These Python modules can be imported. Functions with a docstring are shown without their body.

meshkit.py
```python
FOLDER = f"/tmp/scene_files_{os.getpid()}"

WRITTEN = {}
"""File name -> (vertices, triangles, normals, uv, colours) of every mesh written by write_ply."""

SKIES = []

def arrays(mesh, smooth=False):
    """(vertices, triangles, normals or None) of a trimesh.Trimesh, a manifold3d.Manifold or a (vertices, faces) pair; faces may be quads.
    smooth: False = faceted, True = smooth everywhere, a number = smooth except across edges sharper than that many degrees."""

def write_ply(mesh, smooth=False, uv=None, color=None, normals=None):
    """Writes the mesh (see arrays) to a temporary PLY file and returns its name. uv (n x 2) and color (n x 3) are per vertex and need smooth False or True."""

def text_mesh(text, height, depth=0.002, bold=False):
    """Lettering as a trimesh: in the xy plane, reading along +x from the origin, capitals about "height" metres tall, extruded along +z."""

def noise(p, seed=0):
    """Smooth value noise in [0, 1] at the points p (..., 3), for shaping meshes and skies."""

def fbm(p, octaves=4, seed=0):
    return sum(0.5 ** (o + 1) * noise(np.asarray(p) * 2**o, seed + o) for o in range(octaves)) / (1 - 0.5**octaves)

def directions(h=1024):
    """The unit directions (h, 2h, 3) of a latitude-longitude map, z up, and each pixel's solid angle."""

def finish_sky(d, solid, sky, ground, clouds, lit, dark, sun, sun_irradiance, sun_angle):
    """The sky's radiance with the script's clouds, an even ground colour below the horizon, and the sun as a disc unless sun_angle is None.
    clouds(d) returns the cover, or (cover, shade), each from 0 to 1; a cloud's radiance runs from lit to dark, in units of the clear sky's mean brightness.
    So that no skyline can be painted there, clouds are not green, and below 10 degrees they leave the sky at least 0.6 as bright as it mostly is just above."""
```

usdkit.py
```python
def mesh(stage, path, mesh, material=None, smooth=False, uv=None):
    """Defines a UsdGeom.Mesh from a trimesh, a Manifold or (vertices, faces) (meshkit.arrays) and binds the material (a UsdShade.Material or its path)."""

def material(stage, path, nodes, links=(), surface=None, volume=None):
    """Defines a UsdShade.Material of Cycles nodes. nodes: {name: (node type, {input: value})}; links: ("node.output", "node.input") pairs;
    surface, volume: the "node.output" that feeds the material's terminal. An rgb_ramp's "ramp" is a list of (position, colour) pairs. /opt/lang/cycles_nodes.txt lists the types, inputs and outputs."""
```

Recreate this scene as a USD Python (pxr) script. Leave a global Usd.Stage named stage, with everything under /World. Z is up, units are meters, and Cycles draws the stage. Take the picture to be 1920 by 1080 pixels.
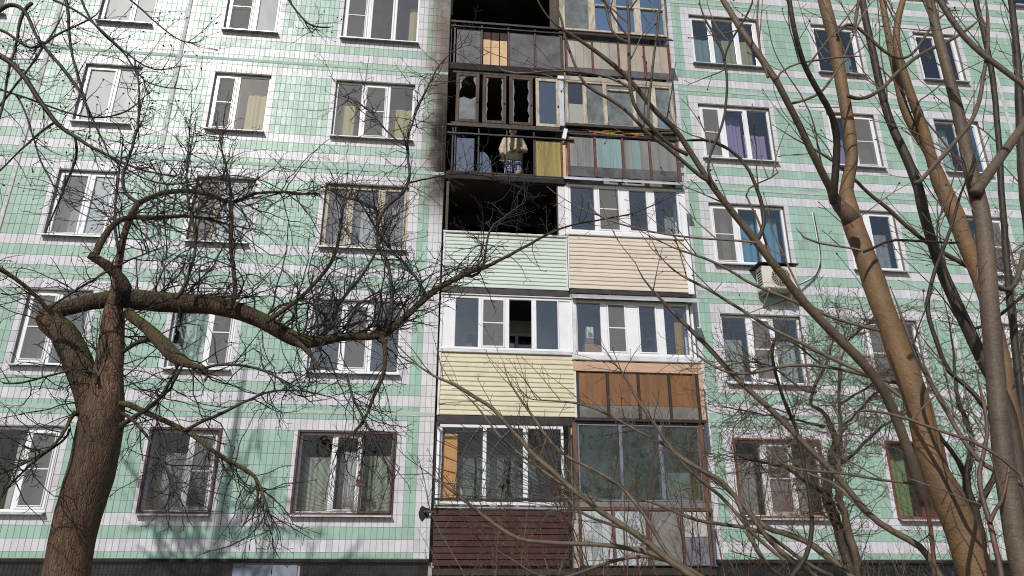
import math, random
import numpy as np
import trimesh
import usdkit, meshkit
from shapely.geometry import box as sbox, Polygon
from shapely.ops import unary_union
from pxr import Usd, UsdGeom, UsdLux, UsdShade, Gf, Sdf, Vt

stage = Usd.Stage.CreateInMemory()
UsdGeom.SetStageUpAxis(stage, 'Z'); UsdGeom.SetStageMetersPerUnit(stage, 1.0)
UsdGeom.Xform.Define(stage, '/World'); UsdGeom.Scope.Define(stage, '/World/Looks')
RNG = np.random.default_rng(7)
random.seed(7)

# ---------------------------------------------------------------- camera, sky, sun, exposure
CAM = np.array([-2.65, -14.365, 1.597]); YAW, PITCH, ROLL, FOC = math.radians(6.039), math.radians(20.799), math.radians(0.069), 1362.1
def _axes():
    cy, sy, cp, sp = math.cos(YAW), math.sin(YAW), math.cos(PITCH), math.sin(PITCH)
    f = np.array([sy*cp, cy*cp, sp]); r = np.array([cy, -sy, 0]); u = np.cross(r, f)
    c, s = math.cos(ROLL), math.sin(ROLL)
    return c*r+s*u, -s*r+c*u, f
CR, CU, CF = _axes()
cam = UsdGeom.Camera.Define(stage, '/World/camera')
m = np.eye(4); m[0, :3], m[1, :3], m[2, :3], m[3, :3] = CR, CU, -CF, CAM
cam.AddTransformOp().Set(Gf.Matrix4d(m.tolist()))
cam.CreateHorizontalApertureAttr(36.0); cam.CreateFocalLengthAttr(36.0*FOC/1920)
cam.CreateExposureAttr(-0.38)
cam.CreateClippingRangeAttr(Gf.Vec2f(0.05, 5000))

SUN = np.array([-0.324, -0.738, 0.591]); SUN /= np.linalg.norm(SUN)
SUN_EL, SUN_ROT = math.asin(SUN[2]), math.atan2(SUN[0], SUN[1])
sky = UsdLux.DomeLight.Define(stage, '/World/sky')
skym = usdkit.material(stage, '/World/Looks/sky_air', {
    'tex': ('sky_texture', dict(sky_type='single_scattering', sun_disc=False, sun_elevation=SUN_EL, sun_rotation=SUN_ROT, altitude=150.0, air_density=1.0, aerosol_density=1.2, ozone_density=1.2)),
    'bg': ('background_shader', dict(strength=0.105))}, [('tex.color', 'bg.color')], surface='bg.background')
UsdShade.MaterialBindingAPI.Apply(sky.GetPrim()).Bind(skym)
sky.GetPrim().SetCustomDataByKey('kind', 'structure')
sun = UsdLux.DistantLight.Define(stage, '/World/sun')
sun.CreateNormalizeAttr(True); sun.CreateIntensityAttr(1.15); sun.CreateAngleAttr(0.53); sun.CreateColorAttr(Gf.Vec3f(1.0, 0.965, 0.915))
zx = SUN; xx = np.cross([0, 0, 1], zx); xx /= np.linalg.norm(xx); yx = np.cross(zx, xx)
m = np.eye(4); m[0, :3], m[1, :3], m[2, :3] = xx, yx, zx
sun.AddTransformOp().Set(Gf.Matrix4d(m.tolist()))

# ---------------------------------------------------------------- helpers
def ray(px, py):
    d = CF*FOC + CR*(px-960) - CU*(py-540)
    return d/np.linalg.norm(d)
def at(px, py, Y=0.0):
    d = ray(px, py)
    return CAM + d*((Y-CAM[1])/d[1])
def view(P):
    d = np.atleast_2d(P)-CAM; w = d@CF
    return np.stack([960+FOC*(d@CR)/w, 540-FOC*(d@CU)/w], -1)

used = {}
def path_for(name, parent):
    base = (parent.GetPath() if parent is not None else Sdf.Path('/World'))
    k = (str(base), name); n = used.get(k, 0); used[k] = n+1
    return str(base.AppendChild(name if n == 0 else f'{name}_{n:03d}'))
def tag(o, label=None, cat=None, group=None, kind=None):
    for k, v in (('label', label), ('category', cat), ('group', group), ('kind', kind)):
        if v: o.SetCustomDataByKey(k, v)
    return o
def empty(name, parent=None, loc=(0, 0, 0), rotz=0, **kw):
    x = UsdGeom.Xform.Define(stage, path_for(name, parent))
    if any(loc): x.AddTranslateOp().Set(Gf.Vec3d(*map(float, loc)))
    if rotz: x.AddRotateZOp().Set(float(rotz))
    return tag(x.GetPrim(), **kw)
class MB:
    """collects shapes into one mesh"""
    def __init__(s): s.v, s.f, s.n, s.uv = [], [], 0, []
    def add(s, v, f, uv=None):
        v = np.asarray(v, float); f = np.asarray(f, int)
        if f.shape[1] == 4: f = np.vstack([f[:, [0, 1, 2]], f[:, [0, 2, 3]]])
        s.v.append(v); s.f.append(f+s.n); s.n += len(v)
        s.uv.append(np.zeros((len(v), 2)) if uv is None else np.broadcast_to(np.asarray(uv, float), (len(v), 2)))
        return s
    def tm(s, t): return s.add(t.vertices, t.faces)
    BOXF = np.array([[0, 3, 2, 1], [4, 5, 6, 7], [0, 1, 5, 4], [1, 2, 6, 5], [2, 3, 7, 6], [3, 0, 4, 7]])
    def box(s, x0, x1, y0, y1, z0, z1):
        return s.add([(x0, y0, z0), (x1, y0, z0), (x1, y1, z0), (x0, y1, z0), (x0, y0, z1), (x1, y0, z1), (x1, y1, z1), (x0, y1, z1)], s.BOXF)
    def bbox(s, x0, x1, y0, y1, z0, z1, b=0.006):
        """box with chamfered front (-y) edges"""
        b = min(b, (x1-x0)/3, (z1-z0)/3, (y1-y0)/2)
        v = [(x0, y0+b, z0), (x1, y0+b, z0), (x1, y0+b, z1), (x0, y0+b, z1),
             (x0+b, y0, z0+b), (x1-b, y0, z0+b), (x1-b, y0, z1-b), (x0+b, y0, z1-b),
             (x0, y1, z0), (x1, y1, z0), (x1, y1, z1), (x0, y1, z1)]
        f = [(4, 5, 6, 7), (0, 1, 5, 4), (1, 2, 6, 5), (2, 3, 7, 6), (3, 0, 4, 7), (8, 9, 1, 0), (9, 10, 2, 1), (10, 11, 3, 2), (11, 8, 0, 3), (11, 10, 9, 8)]
        return s.add(v, f)
    def bar(s, p, q, w, d=None):
        """square bar from p to q"""
        return s.tube(np.array([p, q], float), [w/2*1.3]*2, 4 if d is None else d)
    def tube(s, p, r, sides=8, cap=True, noise=None):
        p = np.asarray(p, float); r = np.broadcast_to(np.asarray(r, float), (len(p),))
        t = np.gradient(p, axis=0); t /= np.maximum(np.linalg.norm(t, axis=1, keepdims=True), 1e-9)
        mean = p[-1]-p[0]; ref = np.eye(3)[np.argmin(np.abs(mean))]
        a = np.cross(t, ref)
        la = np.linalg.norm(a, axis=1, keepdims=True); a /= np.maximum(la, 1e-6)
        for i in range(1, len(p)):                              # carry the frame along
            if len(p) > 6 or la[i] < 0.3:
                b = a[i-1]-t[i]*(a[i-1]@t[i]); nb = np.linalg.norm(b)
                if nb > 1e-6: a[i] = b/nb
        b = np.cross(t, a)
        ang = np.arange(sides)/sides*2*math.pi
        rr = r[:, None]*np.ones(sides)
        v = p[:, None]+rr[..., None]*(np.cos(ang)[None, :, None]*a[:, None]+np.sin(ang)[None, :, None]*b[:, None])
        if noise is not None:
            v = p[:, None]+(v-p[:, None])*noise(v)[..., None]
        v = v.reshape(-1, 3)
        i, j = np.meshgrid(np.arange(len(p)-1), np.arange(sides), indexing='ij')
        q = np.stack([i*sides+j, i*sides+(j+1) % sides, (i+1)*sides+(j+1) % sides, (i+1)*sides+j], -1).reshape(-1, 4)
        f = np.vstack([q[:, [0, 2, 1]], q[:, [0, 3, 2]]])
        if cap:
            n = len(v); v = np.vstack([v, p[:1], p[-1:]]); k = np.arange(sides); e = (len(p)-1)*sides
            f = np.vstack([f, np.stack([np.full(sides, n), k, (k+1) % sides], 1), np.stack([np.full(sides, n+1), e+(k+1) % sides, e+k], 1)])
        return s.add(v, f)
    def build(s, name, mat, parent=None, smooth=False, **kw):
        if not s.v: return None
        v, f = np.vstack(s.v), np.vstack(s.f)
        uv = np.vstack(s.uv); uv = uv if uv.any() and smooth in (False, True) else None
        o = usdkit.mesh(stage, path_for(name, parent), (v, f), mat, smooth, uv).GetPrim()
        return tag(o, **kw)

# ---------------------------------------------------------------- materials
L = '/World/Looks/'
def mat(name, color, rough=0.5, var=0.12, scale=3.0, bump=0.0, bscale=40.0, spec=0.5, metal=0.0, stretch=(1, 1, 1), dark=None, dirt=0.0, coat=0.0):
    """plain surface with a grain of tone, some dirt of its own and fine relief"""
    c = np.array(color, float); d = np.array(dark if dark is not None else c*(1-var*2.2))
    n = {'g': ('geometry', {}), 'mp': ('mapping', dict(scale=stretch)), 'n': ('noise_texture', dict(scale=scale, detail=6.0, roughness=0.65)),
         'r': ('rgb_ramp', dict(ramp=[(0.28, d), (0.5, c*(1-var*0.5)), (0.72, np.minimum(c*(1+var), 0.95))])),
         'p': ('principled_bsdf', dict(roughness=rough, specular_ior_level=spec, metallic=metal, coat_weight=coat))}
    l = [('g.position', 'mp.vector'), ('mp.vector', 'n.vector'), ('n.fac', 'r.fac')]
    out = 'r.color'
    if dirt:
        n |= {'n2': ('noise_texture', dict(scale=1.7, detail=8.0, roughness=0.7)), 'dr': ('map_range', dict(from_min=0.5, from_max=0.75, to_min=0.0, to_max=dirt, clamp=True)),
              'dm': ('mix', dict(color2=tuple(np.array((0.10, 0.085, 0.07)))))}
        l += [('g.position', 'n2.vector'), ('n2.fac', 'dr.value'), ('dr.result', 'dm.fac'), ('r.color', 'dm.color1')]
        out = 'dm.color'
    l.append((out, 'p.base_color'))
    if bump:
        n |= {'bn': ('noise_texture', dict(scale=bscale, detail=5.0, roughness=0.6)), 'b': ('bump', dict(strength=1.0, distance=bump))}
        l += [('mp.vector', 'bn.vector'), ('bn.fac', 'b.height'), ('b.normal', 'p.normal')]
    return usdkit.material(stage, L+name, n, l, surface='p.BSDF')

def tile_mat(name, color):
    """glazed tile: tone from the tile's own number, soot and heat stain round the burnt balconies, rain dirt"""
    c = np.array(color)
    n = {'u': ('uvmap', dict(attribute='st')), 'su': ('separate_xyz', {}), 'g': ('geometry', {}), 'sp': ('separate_xyz', {}),
         'tr': ('rgb_ramp', dict(ramp=[(0.0, c*0.80), (0.25, c*0.95), (0.75, c*1.03), (1.0, np.minimum(c*1.13, .9)*np.array((0.97, 0.99, 1.03)))])),
         'n': ('noise_texture', dict(scale=2.2, detail=7.0, roughness=0.7)), 'nr': ('map_range', dict(from_min=0.46, from_max=0.8, to_min=0.0, to_max=0.4, clamp=True)),
         'dm': ('mix', dict(color2=(0.25, 0.22, 0.19))),
         'ms': ('mapping', dict(scale=(1.0, 1.0, 0.12))), 'st': ('noise_texture', dict(scale=9.0, detail=4.0)), 'sr': ('map_range', dict(from_min=0.58, from_max=0.8, to_min=0.0, to_max=0.35, clamp=True)),
         'sm': ('mix', dict(color2=(0.33, 0.31, 0.29))),
         # soot: grows towards the balcony edge (x) in a band of height (z), both broken up by noise
         'nz': ('noise_texture', dict(scale=1.6, detail=5.0, roughness=0.6)), 'nx': ('math', dict(math_type='multiply_add', value2=0.75, value3=-0.375)),
         'x1': ('math', dict(math_type='add')), 'fx': ('map_range', dict(range_type='smoothstep', from_min=-3.22, from_max=-2.74, to_min=0.0, to_max=1.0, clamp=True)),
         'z1': ('math', dict(math_type='add')), 'fz1': ('map_range', dict(range_type='smoothstep', from_min=8.2, from_max=9.7, to_min=0.0, to_max=1.0, clamp=True)),
         'fz2': ('map_range', dict(range_type='smoothstep', from_min=10.8, from_max=13.2, to_min=1.0, to_max=0.55, clamp=True)),
         'hz': ('map_range', dict(range_type='smoothstep', from_min=-3.45, from_max=-2.8, to_min=0.0, to_max=0.75, clamp=True)),
         'lt': ('math', dict(math_type='less_than', value2=-2.4)), 'm1': ('math', dict(math_type='multiply')), 'm2': ('math', dict(math_type='multiply')),
         'm3': ('math', dict(math_type='multiply', value2=0.985)), 'h1': ('math', dict(math_type='multiply')), 'h2': ('math', dict(math_type='multiply')),
         'hm': ('mix', dict(color2=(0.24, 0.17, 0.105))), 'fm': ('mix', dict(color2=(0.018, 0.016, 0.015))),
         'wn': ('noise_texture', dict(scale=26.0, detail=2.0)), 'b': ('bump', dict(strength=0.55, distance=0.004)),
         'rr': ('map_range', dict(from_min=0.3, from_max=0.7, to_min=0.24, to_max=0.46, clamp=True)),
         'p': ('principled_bsdf', {})}
    l = [('u.UV', 'su.vector'), ('su.x', 'tr.fac'), ('g.position', 'sp.vector'), ('g.position', 'n.vector'), ('n.fac', 'nr.value'), ('nr.result', 'dm.fac'), ('tr.color', 'dm.color1'),
         ('g.position', 'ms.vector'), ('ms.vector', 'st.vector'), ('st.fac', 'sr.value'), ('sr.result', 'sm.fac'), ('dm.color', 'sm.color1'),
         ('g.position', 'nz.vector'), ('nz.fac', 'nx.value1'), ('sp.x', 'x1.value1'), ('nx.value', 'x1.value2'), ('x1.value', 'fx.value'), ('x1.value', 'hz.value'),
         ('sp.z', 'z1.value1'), ('nx.value', 'z1.value2'), ('z1.value', 'fz1.value'), ('z1.value', 'fz2.value'),
         ('sp.x', 'lt.value1'), ('fx.result', 'm1.value1'), ('fz1.result', 'm1.value2'), ('m1.value', 'm2.value1'), ('fz2.result', 'm2.value2'), ('m2.value', 'm3.value1'),
         ('hz.result', 'h1.value1'), ('fz1.result', 'h1.value2'), ('h1.value', 'h2.value1'), ('lt.value', 'h2.value2'),
         ('h2.value', 'hm.fac'), ('sm.color', 'hm.color1'), ('m3.value', 'fm.fac'), ('hm.color', 'fm.color1'), ('fm.color', 'p.base_color'),
         ('g.position', 'wn.vector'), ('wn.fac', 'b.height'), ('b.normal', 'p.normal'), ('n.fac', 'rr.value'), ('rr.result', 'p.roughness')]
    n['sv'] = ('map_range', dict(from_min=0.0, from_max=0.8, to_min=0.31, to_max=0.03, clamp=True)); l += [('m4.value', 'sv.value'), ('sv.result', 'p.specular_ior_level')]      # soot is dull
    # keep the stain on the left flank of the balconies only
    n['m4'] = ('math', dict(math_type='multiply')); l = [x for x in l if x != ('m3.value', 'fm.fac')] + [('m3.value', 'm4.value1'), ('lt.value', 'm4.value2'), ('m4.value', 'fm.fac')]
    return usdkit.material(stage, L+name, n, l, surface='p.BSDF')

def glass_mat(name, tint=(0.93, 0.96, 0.95), f0=0.11, rough=0.0, refl=(1, 1, 1), wob=0.0012, film=0.0, film_color=(0.4, 0.42, 0.43)):
    """a pane: clear towards the front, mirroring more at a slant; the same from both sides"""
    n = {'t': ('transparent_bsdf', dict(color=tint)), 'gl': ('glossy_bsdf', dict(color=refl, roughness=rough)), 'lw': ('layer_weight', {}), 'pw': ('math', dict(math_type='power', value2=5.0)),
         'f': ('math', dict(math_type='multiply_add', value2=1-f0, value3=f0)), 'm': ('mix_closure', {}),
         'g': ('geometry', {}), 'n': ('noise_texture', dict(scale=2.6, detail=1.0)), 'b': ('bump', dict(strength=1.0, distance=wob*4))}
    l = [('g.position', 'n.vector'), ('n.fac', 'b.height'), ('b.normal', 'gl.normal'), ('lw.facing', 'pw.value1'), ('pw.value', 'f.value1'), ('f.value', 'm.fac'), ('t.BSDF', 'm.closure1'), ('gl.BSDF', 'm.closure2')]
    out = 'm.closure'
    if film:
        n |= {'dn': ('noise_texture', dict(scale=4.0, detail=7.0, roughness=0.7)), 'dr': ('map_range', dict(from_min=0.3, from_max=0.75, to_min=film*0.4, to_max=min(1.0, film*1.5), clamp=True)),
              'df': ('diffuse_bsdf', dict(color=film_color)), 'm2': ('mix_closure', {})}
        l += [('g.position', 'dn.vector'), ('dn.fac', 'dr.value'), ('dr.result', 'm2.fac'), ('m.closure', 'm2.closure1'), ('df.BSDF', 'm2.closure2')]
        out = 'm2.closure'
    return usdkit.material(stage, L+name, n, l, surface=out)

def cloth_mat(name, color, trans=0.4, lace=0.0):
    c = tuple(color)
    n = {'d': ('diffuse_bsdf', dict(color=c)), 't': ('translucent_bsdf', dict(color=c)), 'm': ('mix_closure', dict(fac=trans))}
    l = [('d.BSDF', 'm.closure1'), ('t.BSDF', 'm.closure2')]
    out = 'm.closure'
    if lace:
        n |= {'g': ('geometry', {}), 'v': ('voronoi_texture', dict(scale=38.0)), 'r': ('map_range', dict(from_min=0.25, from_max=0.5, to_min=0.1, to_max=lace, clamp=True)), 'tr': ('transparent_bsdf', {}), 'm2': ('mix_closure', {})}
        l += [('g.position', 'v.vector'), ('v.distance', 'r.value'), ('r.result', 'm2.fac'), ('m.closure', 'm2.closure1'), ('tr.BSDF', 'm2.closure2')]
        out = 'm2.closure'
    return usdkit.material(stage, L+name, n, l, surface=out)

def bark_mat(name, c_dark, c_light, scale=14.0, bump=0.012, moss=0.0, stretch=(1, 1, 0.28), rough=0.8, rings=0.0):
    n = {'g': ('geometry', {}), 'mp': ('mapping', dict(scale=stretch)), 'n': ('noise_texture', dict(scale=scale, detail=8.0, roughness=0.7, distortion=0.6)),
         'v': ('voronoi_texture', dict(scale=scale*1.7, feature='distance_to_edge')), 'r': ('rgb_ramp', dict(ramp=[(0.25, c_dark), (0.5, (np.array(c_dark)+c_light)/2), (0.75, c_light)])),
         'n3': ('noise_texture', dict(scale=2.2, detail=4.0)), 'r3': ('rgb_ramp', dict(ramp=[(0.3, (0.62, 0.62, 0.62)), (0.7, (1.2, 1.12, 1.02))])), 'mu': ('mix', dict(mix_type='multiply', fac=1.0)),
         'vr': ('map_range', dict(from_min=0.0, from_max=0.12, to_min=0.0, to_max=1.0, clamp=True)), 'h': ('math', dict(math_type='multiply_add', value2=0.55)),
         'b': ('bump', dict(strength=1.0, distance=bump)), 'p': ('principled_bsdf', dict(roughness=rough, specular_ior_level=0.3))}
    l = [('g.position', 'mp.vector'), ('mp.vector', 'n.vector'), ('mp.vector', 'v.vector'), ('n.fac', 'r.fac'), ('g.position', 'n3.vector'), ('n3.fac', 'r3.fac'), ('r.color', 'mu.color1'), ('r3.color', 'mu.color2'),
         ('v.distance', 'vr.value'), ('vr.result', 'h.value1'), ('n.fac', 'h.value3'), ('h.value', 'b.height'), ('b.normal', 'p.normal')]
    out = 'mu.color'
    if moss:
        n |= {'sn': ('separate_xyz', {}), 'mn': ('noise_texture', dict(scale=7.0, detail=5.0)), 'ma': ('math', dict(math_type='multiply_add', value2=1.4, value3=-0.7)), 'mb': ('math', dict(math_type='add')),
              'mr': ('map_range', dict(range_type='smoothstep', from_min=0.35, from_max=0.75, to_min=0.0, to_max=moss, clamp=True)), 'mm': ('mix', dict(color2=(0.075, 0.085, 0.018)))}
        l += [('g.normal', 'sn.vector'), ('g.position', 'mn.vector'), ('mn.fac', 'ma.value1'), ('ma.value', 'mb.value1'), ('sn.z', 'mb.value2'), ('mb.value', 'mr.value'), ('mr.result', 'mm.fac'), (out, 'mm.color1')]
        out = 'mm.color'
    l.append((out, 'p.base_color'))
    return usdkit.material(stage, L+name, n, l, surface='p.BSDF')

M = {}
M['tile_white'] = tile_mat('tile_white', (0.595, 0.59, 0.63))
M['tile_green'] = tile_mat('tile_green', (0.305, 0.462, 0.39))
M['mortar'] = mat('mortar', (0.22, 0.205, 0.19), 0.9, 0.25, 4.0, 0.003, 90)
M['plaster'] = mat('plaster', (0.40, 0.36, 0.31), 0.9, 0.2, 3.0, 0.003, 70, dirt=0.5)
M['joint'] = mat('joint_paint', (0.55, 0.565, 0.57), 0.8, 0.2, 7.0, 0.006, 30, dirt=0.45)
M['joint_green'] = mat('joint_green', (0.38, 0.48, 0.44), 0.75, 0.28, 5.0, 0.006, 25, stretch=(1, 1, 3), dark=(0.50, 0.52, 0.48))
M['pvc'] = mat('white_plastic', (0.78, 0.78, 0.80), 0.32, 0.04, 2.0, dirt=0.12)
M['pvc_old'] = mat('aged_white_plastic', (0.66, 0.66, 0.67), 0.45, 0.12, 3.0, dirt=0.35)
M['zinc'] = mat('zinc_sheet', (0.52, 0.53, 0.55), 0.45, 0.15, 5.0, 0.002, 12, metal=0.3, dirt=0.3)
M['dark_sheet'] = mat('dark_brown_sheet', (0.035, 0.026, 0.024), 0.5, 0.25, 6.0, metal=0.1)
M['wood_brown'] = mat('brown_painted_wood', (0.13, 0.065, 0.04), 0.6, 0.3, 9.0, 0.002, 60, stretch=(1, 1, 0.2), dirt=0.3)
M['wood_cream'] = mat('peeling_cream_wood', (0.50, 0.445, 0.36), 0.75, 0.2, 14.0, 0.003, 50, stretch=(1, 1, 0.3), dark=(0.20, 0.12, 0.06), dirt=0.3)
M['wood_raw'] = mat('raw_board', (0.62, 0.43, 0.25), 0.75, 0.12, 8.0, 0.002, 60, stretch=(1, 1, 0.12))
M['wood_burnt'] = mat('scorched_wood', (0.08, 0.058, 0.044), 0.8, 0.35, 7.0, 0.004, 45, stretch=(1, 1, 0.2), dark=(0.02, 0.017, 0.015))
M['soot'] = mat('soot', (0.022, 0.019, 0.018), 0.9, 0.35, 5.0, 0.004, 40)
M['soot_brown'] = mat('sooty_ceiling', (0.055, 0.034, 0.026), 0.9, 0.3, 2.0, 0.003, 40)
M['iron'] = mat('black_iron', (0.016, 0.015, 0.017), 0.5, 0.3, 8.0, 0.001, 60)
M['rust_red'] = mat('red_oxide_paint', (0.14, 0.035, 0.028), 0.65, 0.3, 10.0, 0.002, 60, dirt=0.4)
M['grille_brown'] = mat('brown_grille_paint', (0.075, 0.034, 0.028), 0.5, 0.25, 8.0)
M['grille_red'] = mat('rusty_red_grille', (0.19, 0.055, 0.04), 0.6, 0.3, 8.0)
M['mint'] = mat('mint_siding', (0.53, 0.60, 0.545), 0.5, 0.05, 2.0, dirt=0.2, bump=0.0006, bscale=30, stretch=(0.2, 1, 3))
M['beige'] = mat('beige_siding', (0.62, 0.54, 0.455), 0.5, 0.05, 2.0, dirt=0.25, bump=0.0006, bscale=30, stretch=(0.2, 1, 3))
M['yellow'] = mat('pale_yellow_siding', (0.60, 0.54, 0.385), 0.5, 0.06, 2.0, dirt=0.35, bump=0.0006, bscale=30, stretch=(0.2, 1, 3))
M['wine'] = mat('wine_red_sheet', (0.062, 0.023, 0.022), 0.42, 0.25, 4.0, dirt=0.4)
M['ply'] = mat('varnished_plywood', (0.215, 0.096, 0.034), 0.5, 0.22, 6.0, 0.001, 60, stretch=(1, 1, 0.1), dark=(0.13, 0.06, 0.03), dirt=0.35)
M['pink_board'] = mat('pale_pink_board', (0.56, 0.36, 0.25), 0.7, 0.12, 5.0, 0.002, 40, stretch=(0.2, 1, 1), dirt=0.3)
M['panel_soot'] = mat('smoked_panel', (0.11, 0.105, 0.112), 0.35, 0.3, 3.0, 0.002, 8, dark=(0.035, 0.033, 0.035))
M['panel_grey'] = mat('weathered_grey_panel', (0.36, 0.335, 0.29), 0.55, 0.15, 3.0, 0.001, 20, stretch=(1, 1, 0.2), dirt=0.5)
M['panel_pink'] = mat('weathered_pinkish_panel', (0.41, 0.335, 0.27), 0.55, 0.15, 3.0, 0.001, 20, stretch=(1, 1, 0.2), dirt=0.5)
M['panel_blue'] = mat('peeling_blue_board', (0.42, 0.46, 0.49), 0.75, 0.1, 8.0, 0.003, 30, stretch=(1, 1, 0.3), dark=(0.14, 0.125, 0.115), dirt=0.55)
M['panel_steel'] = mat('grey_blue_sheet', (0.165, 0.18, 0.235), 0.5, 0.1, 3.0, dirt=0.3)
M['panel_dull'] = mat('dull_grey_sheet', (0.20, 0.19, 0.18), 0.6, 0.2, 4.0, 0.001, 20, dirt=0.5)
M['panel_pale'] = mat('dirty_pale_sheet', (0.46, 0.46, 0.46), 0.6, 0.15, 4.0, dirt=0.5)
M['lower_zinc'] = mat('grimy_zinc', (0.17, 0.16, 0.145), 0.5, 0.3, 3.0, 0.002, 20, dirt=0.5)
M['ribbed_grey'] = mat('ribbed_grey_glass', (0.235, 0.235, 0.225), 0.22, 0.22, 5.0, 0.004, 60, stretch=(1, 1, 0.06), dirt=0.3)
M['ribbed_teal'] = mat('ribbed_teal_glass', (0.22, 0.33, 0.33), 0.22, 0.25, 6.0, 0.004, 60, stretch=(1, 1, 0.06), dark=(0.17, 0.19, 0.18))
M['ribbed_yellow'] = mat('ribbed_yellow_glass', (0.33, 0.27, 0.085), 0.22, 0.3, 9.0, 0.004, 60, stretch=(1, 1, 0.04), dark=(0.15, 0.12, 0.04))
M['cardboard'] = mat('cardboard', (0.40, 0.25, 0.12), 0.85, 0.12, 4.0)
M['cardboard_red'] = mat('reddish_cardboard', (0.30, 0.13, 0.09), 0.85, 0.12, 4.0)
M['white_card'] = mat('white_card', (0.72, 0.76, 0.72), 0.6, 0.05)
M['green_card'] = mat('green_print', (0.08, 0.30, 0.20), 0.6, 0.05)
M['cream_board'] = mat('cream_sheet', (0.62, 0.56, 0.45), 0.6, 0.06, 2.0, dirt=0.15)
M['blue_tub'] = mat('blue_plastic', (0.06, 0.30, 0.62), 0.35, 0.1)
M['orange_board'] = mat('orange_board', (0.60, 0.29, 0.085), 0.6, 0.12, 3.0, stretch=(1, 1, 0.3), dirt=0.2)
M['room'] = mat('room_wall', (0.36, 0.33, 0.28), 0.9, 0.08)
M['room_light'] = mat('loggia_wall', (0.48, 0.47, 0.44), 0.9, 0.08, dirt=0.2)
M['ac'] = mat('ac_casing', (0.60, 0.57, 0.50), 0.45, 0.05, dirt=0.15)
M['black_tile'] = mat('black_plinth_tile', (0.018, 0.019, 0.022), 0.3, 0.4, 6.0, dirt=0.2)
M['pale_mortar'] = mat('pale_grout', (0.35, 0.33, 0.31), 0.9, 0.2, 9.0)
M['blue_render'] = mat('blue_grey_render', (0.22, 0.24, 0.31), 0.85, 0.1, 5.0, 0.002, 40, dirt=0.3)
M['asphalt'] = mat('asphalt', (0.055, 0.054, 0.052), 0.9, 0.2, 30.0, 0.004, 120)
M['soil'] = mat('soil_and_old_grass', (0.13, 0.105, 0.06), 0.95, 0.35, 2.5, 0.02, 30, dark=(0.06, 0.065, 0.025))
M['glass'] = glass_mat('window_glass', f0=0.2)
M['glass_low'] = glass_mat('single_glass', tint=(0.86, 0.88, 0.87), f0=0.055)
M['glass_clear'] = glass_mat('loggia_glass', tint=(0.8, 0.83, 0.84), f0=0.2)
M['glass_blue'] = glass_mat('blue_reflecting_glass', tint=(0.2, 0.3, 0.45), f0=0.7, refl=(0.72, 0.9, 1.0))
M['glass_green'] = glass_mat('greenish_glass', tint=(0.42, 0.52, 0.47), f0=0.10, film=0.34, film_color=(0.10, 0.125, 0.112))
M['glass_mirror'] = glass_mat('reflective_glass', tint=(0.30, 0.36, 0.45), f0=0.34, refl=(0.85, 0.93, 1.0))
M['glass_dusty'] = glass_mat('dusty_glass', tint=(0.8, 0.84, 0.84), f0=0.08, film=0.5, film_color=(0.30, 0.33, 0.34))
M['glass_bright'] = glass_mat('sky_glass', tint=(0.8, 0.85, 0.85), f0=0.5, refl=(0.88, 0.98, 1.0), wob=0.0015)
M['net'] = usdkit.material(stage, L+'mosquito_net', {'d': ('diffuse_bsdf', dict(color=(0.21, 0.205, 0.20))), 't': ('transparent_bsdf', {}), 'm': ('mix_closure', dict(fac=0.38))},
                           [('d.BSDF', 'm.closure1'), ('t.BSDF', 'm.closure2')], surface='m.closure')
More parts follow.
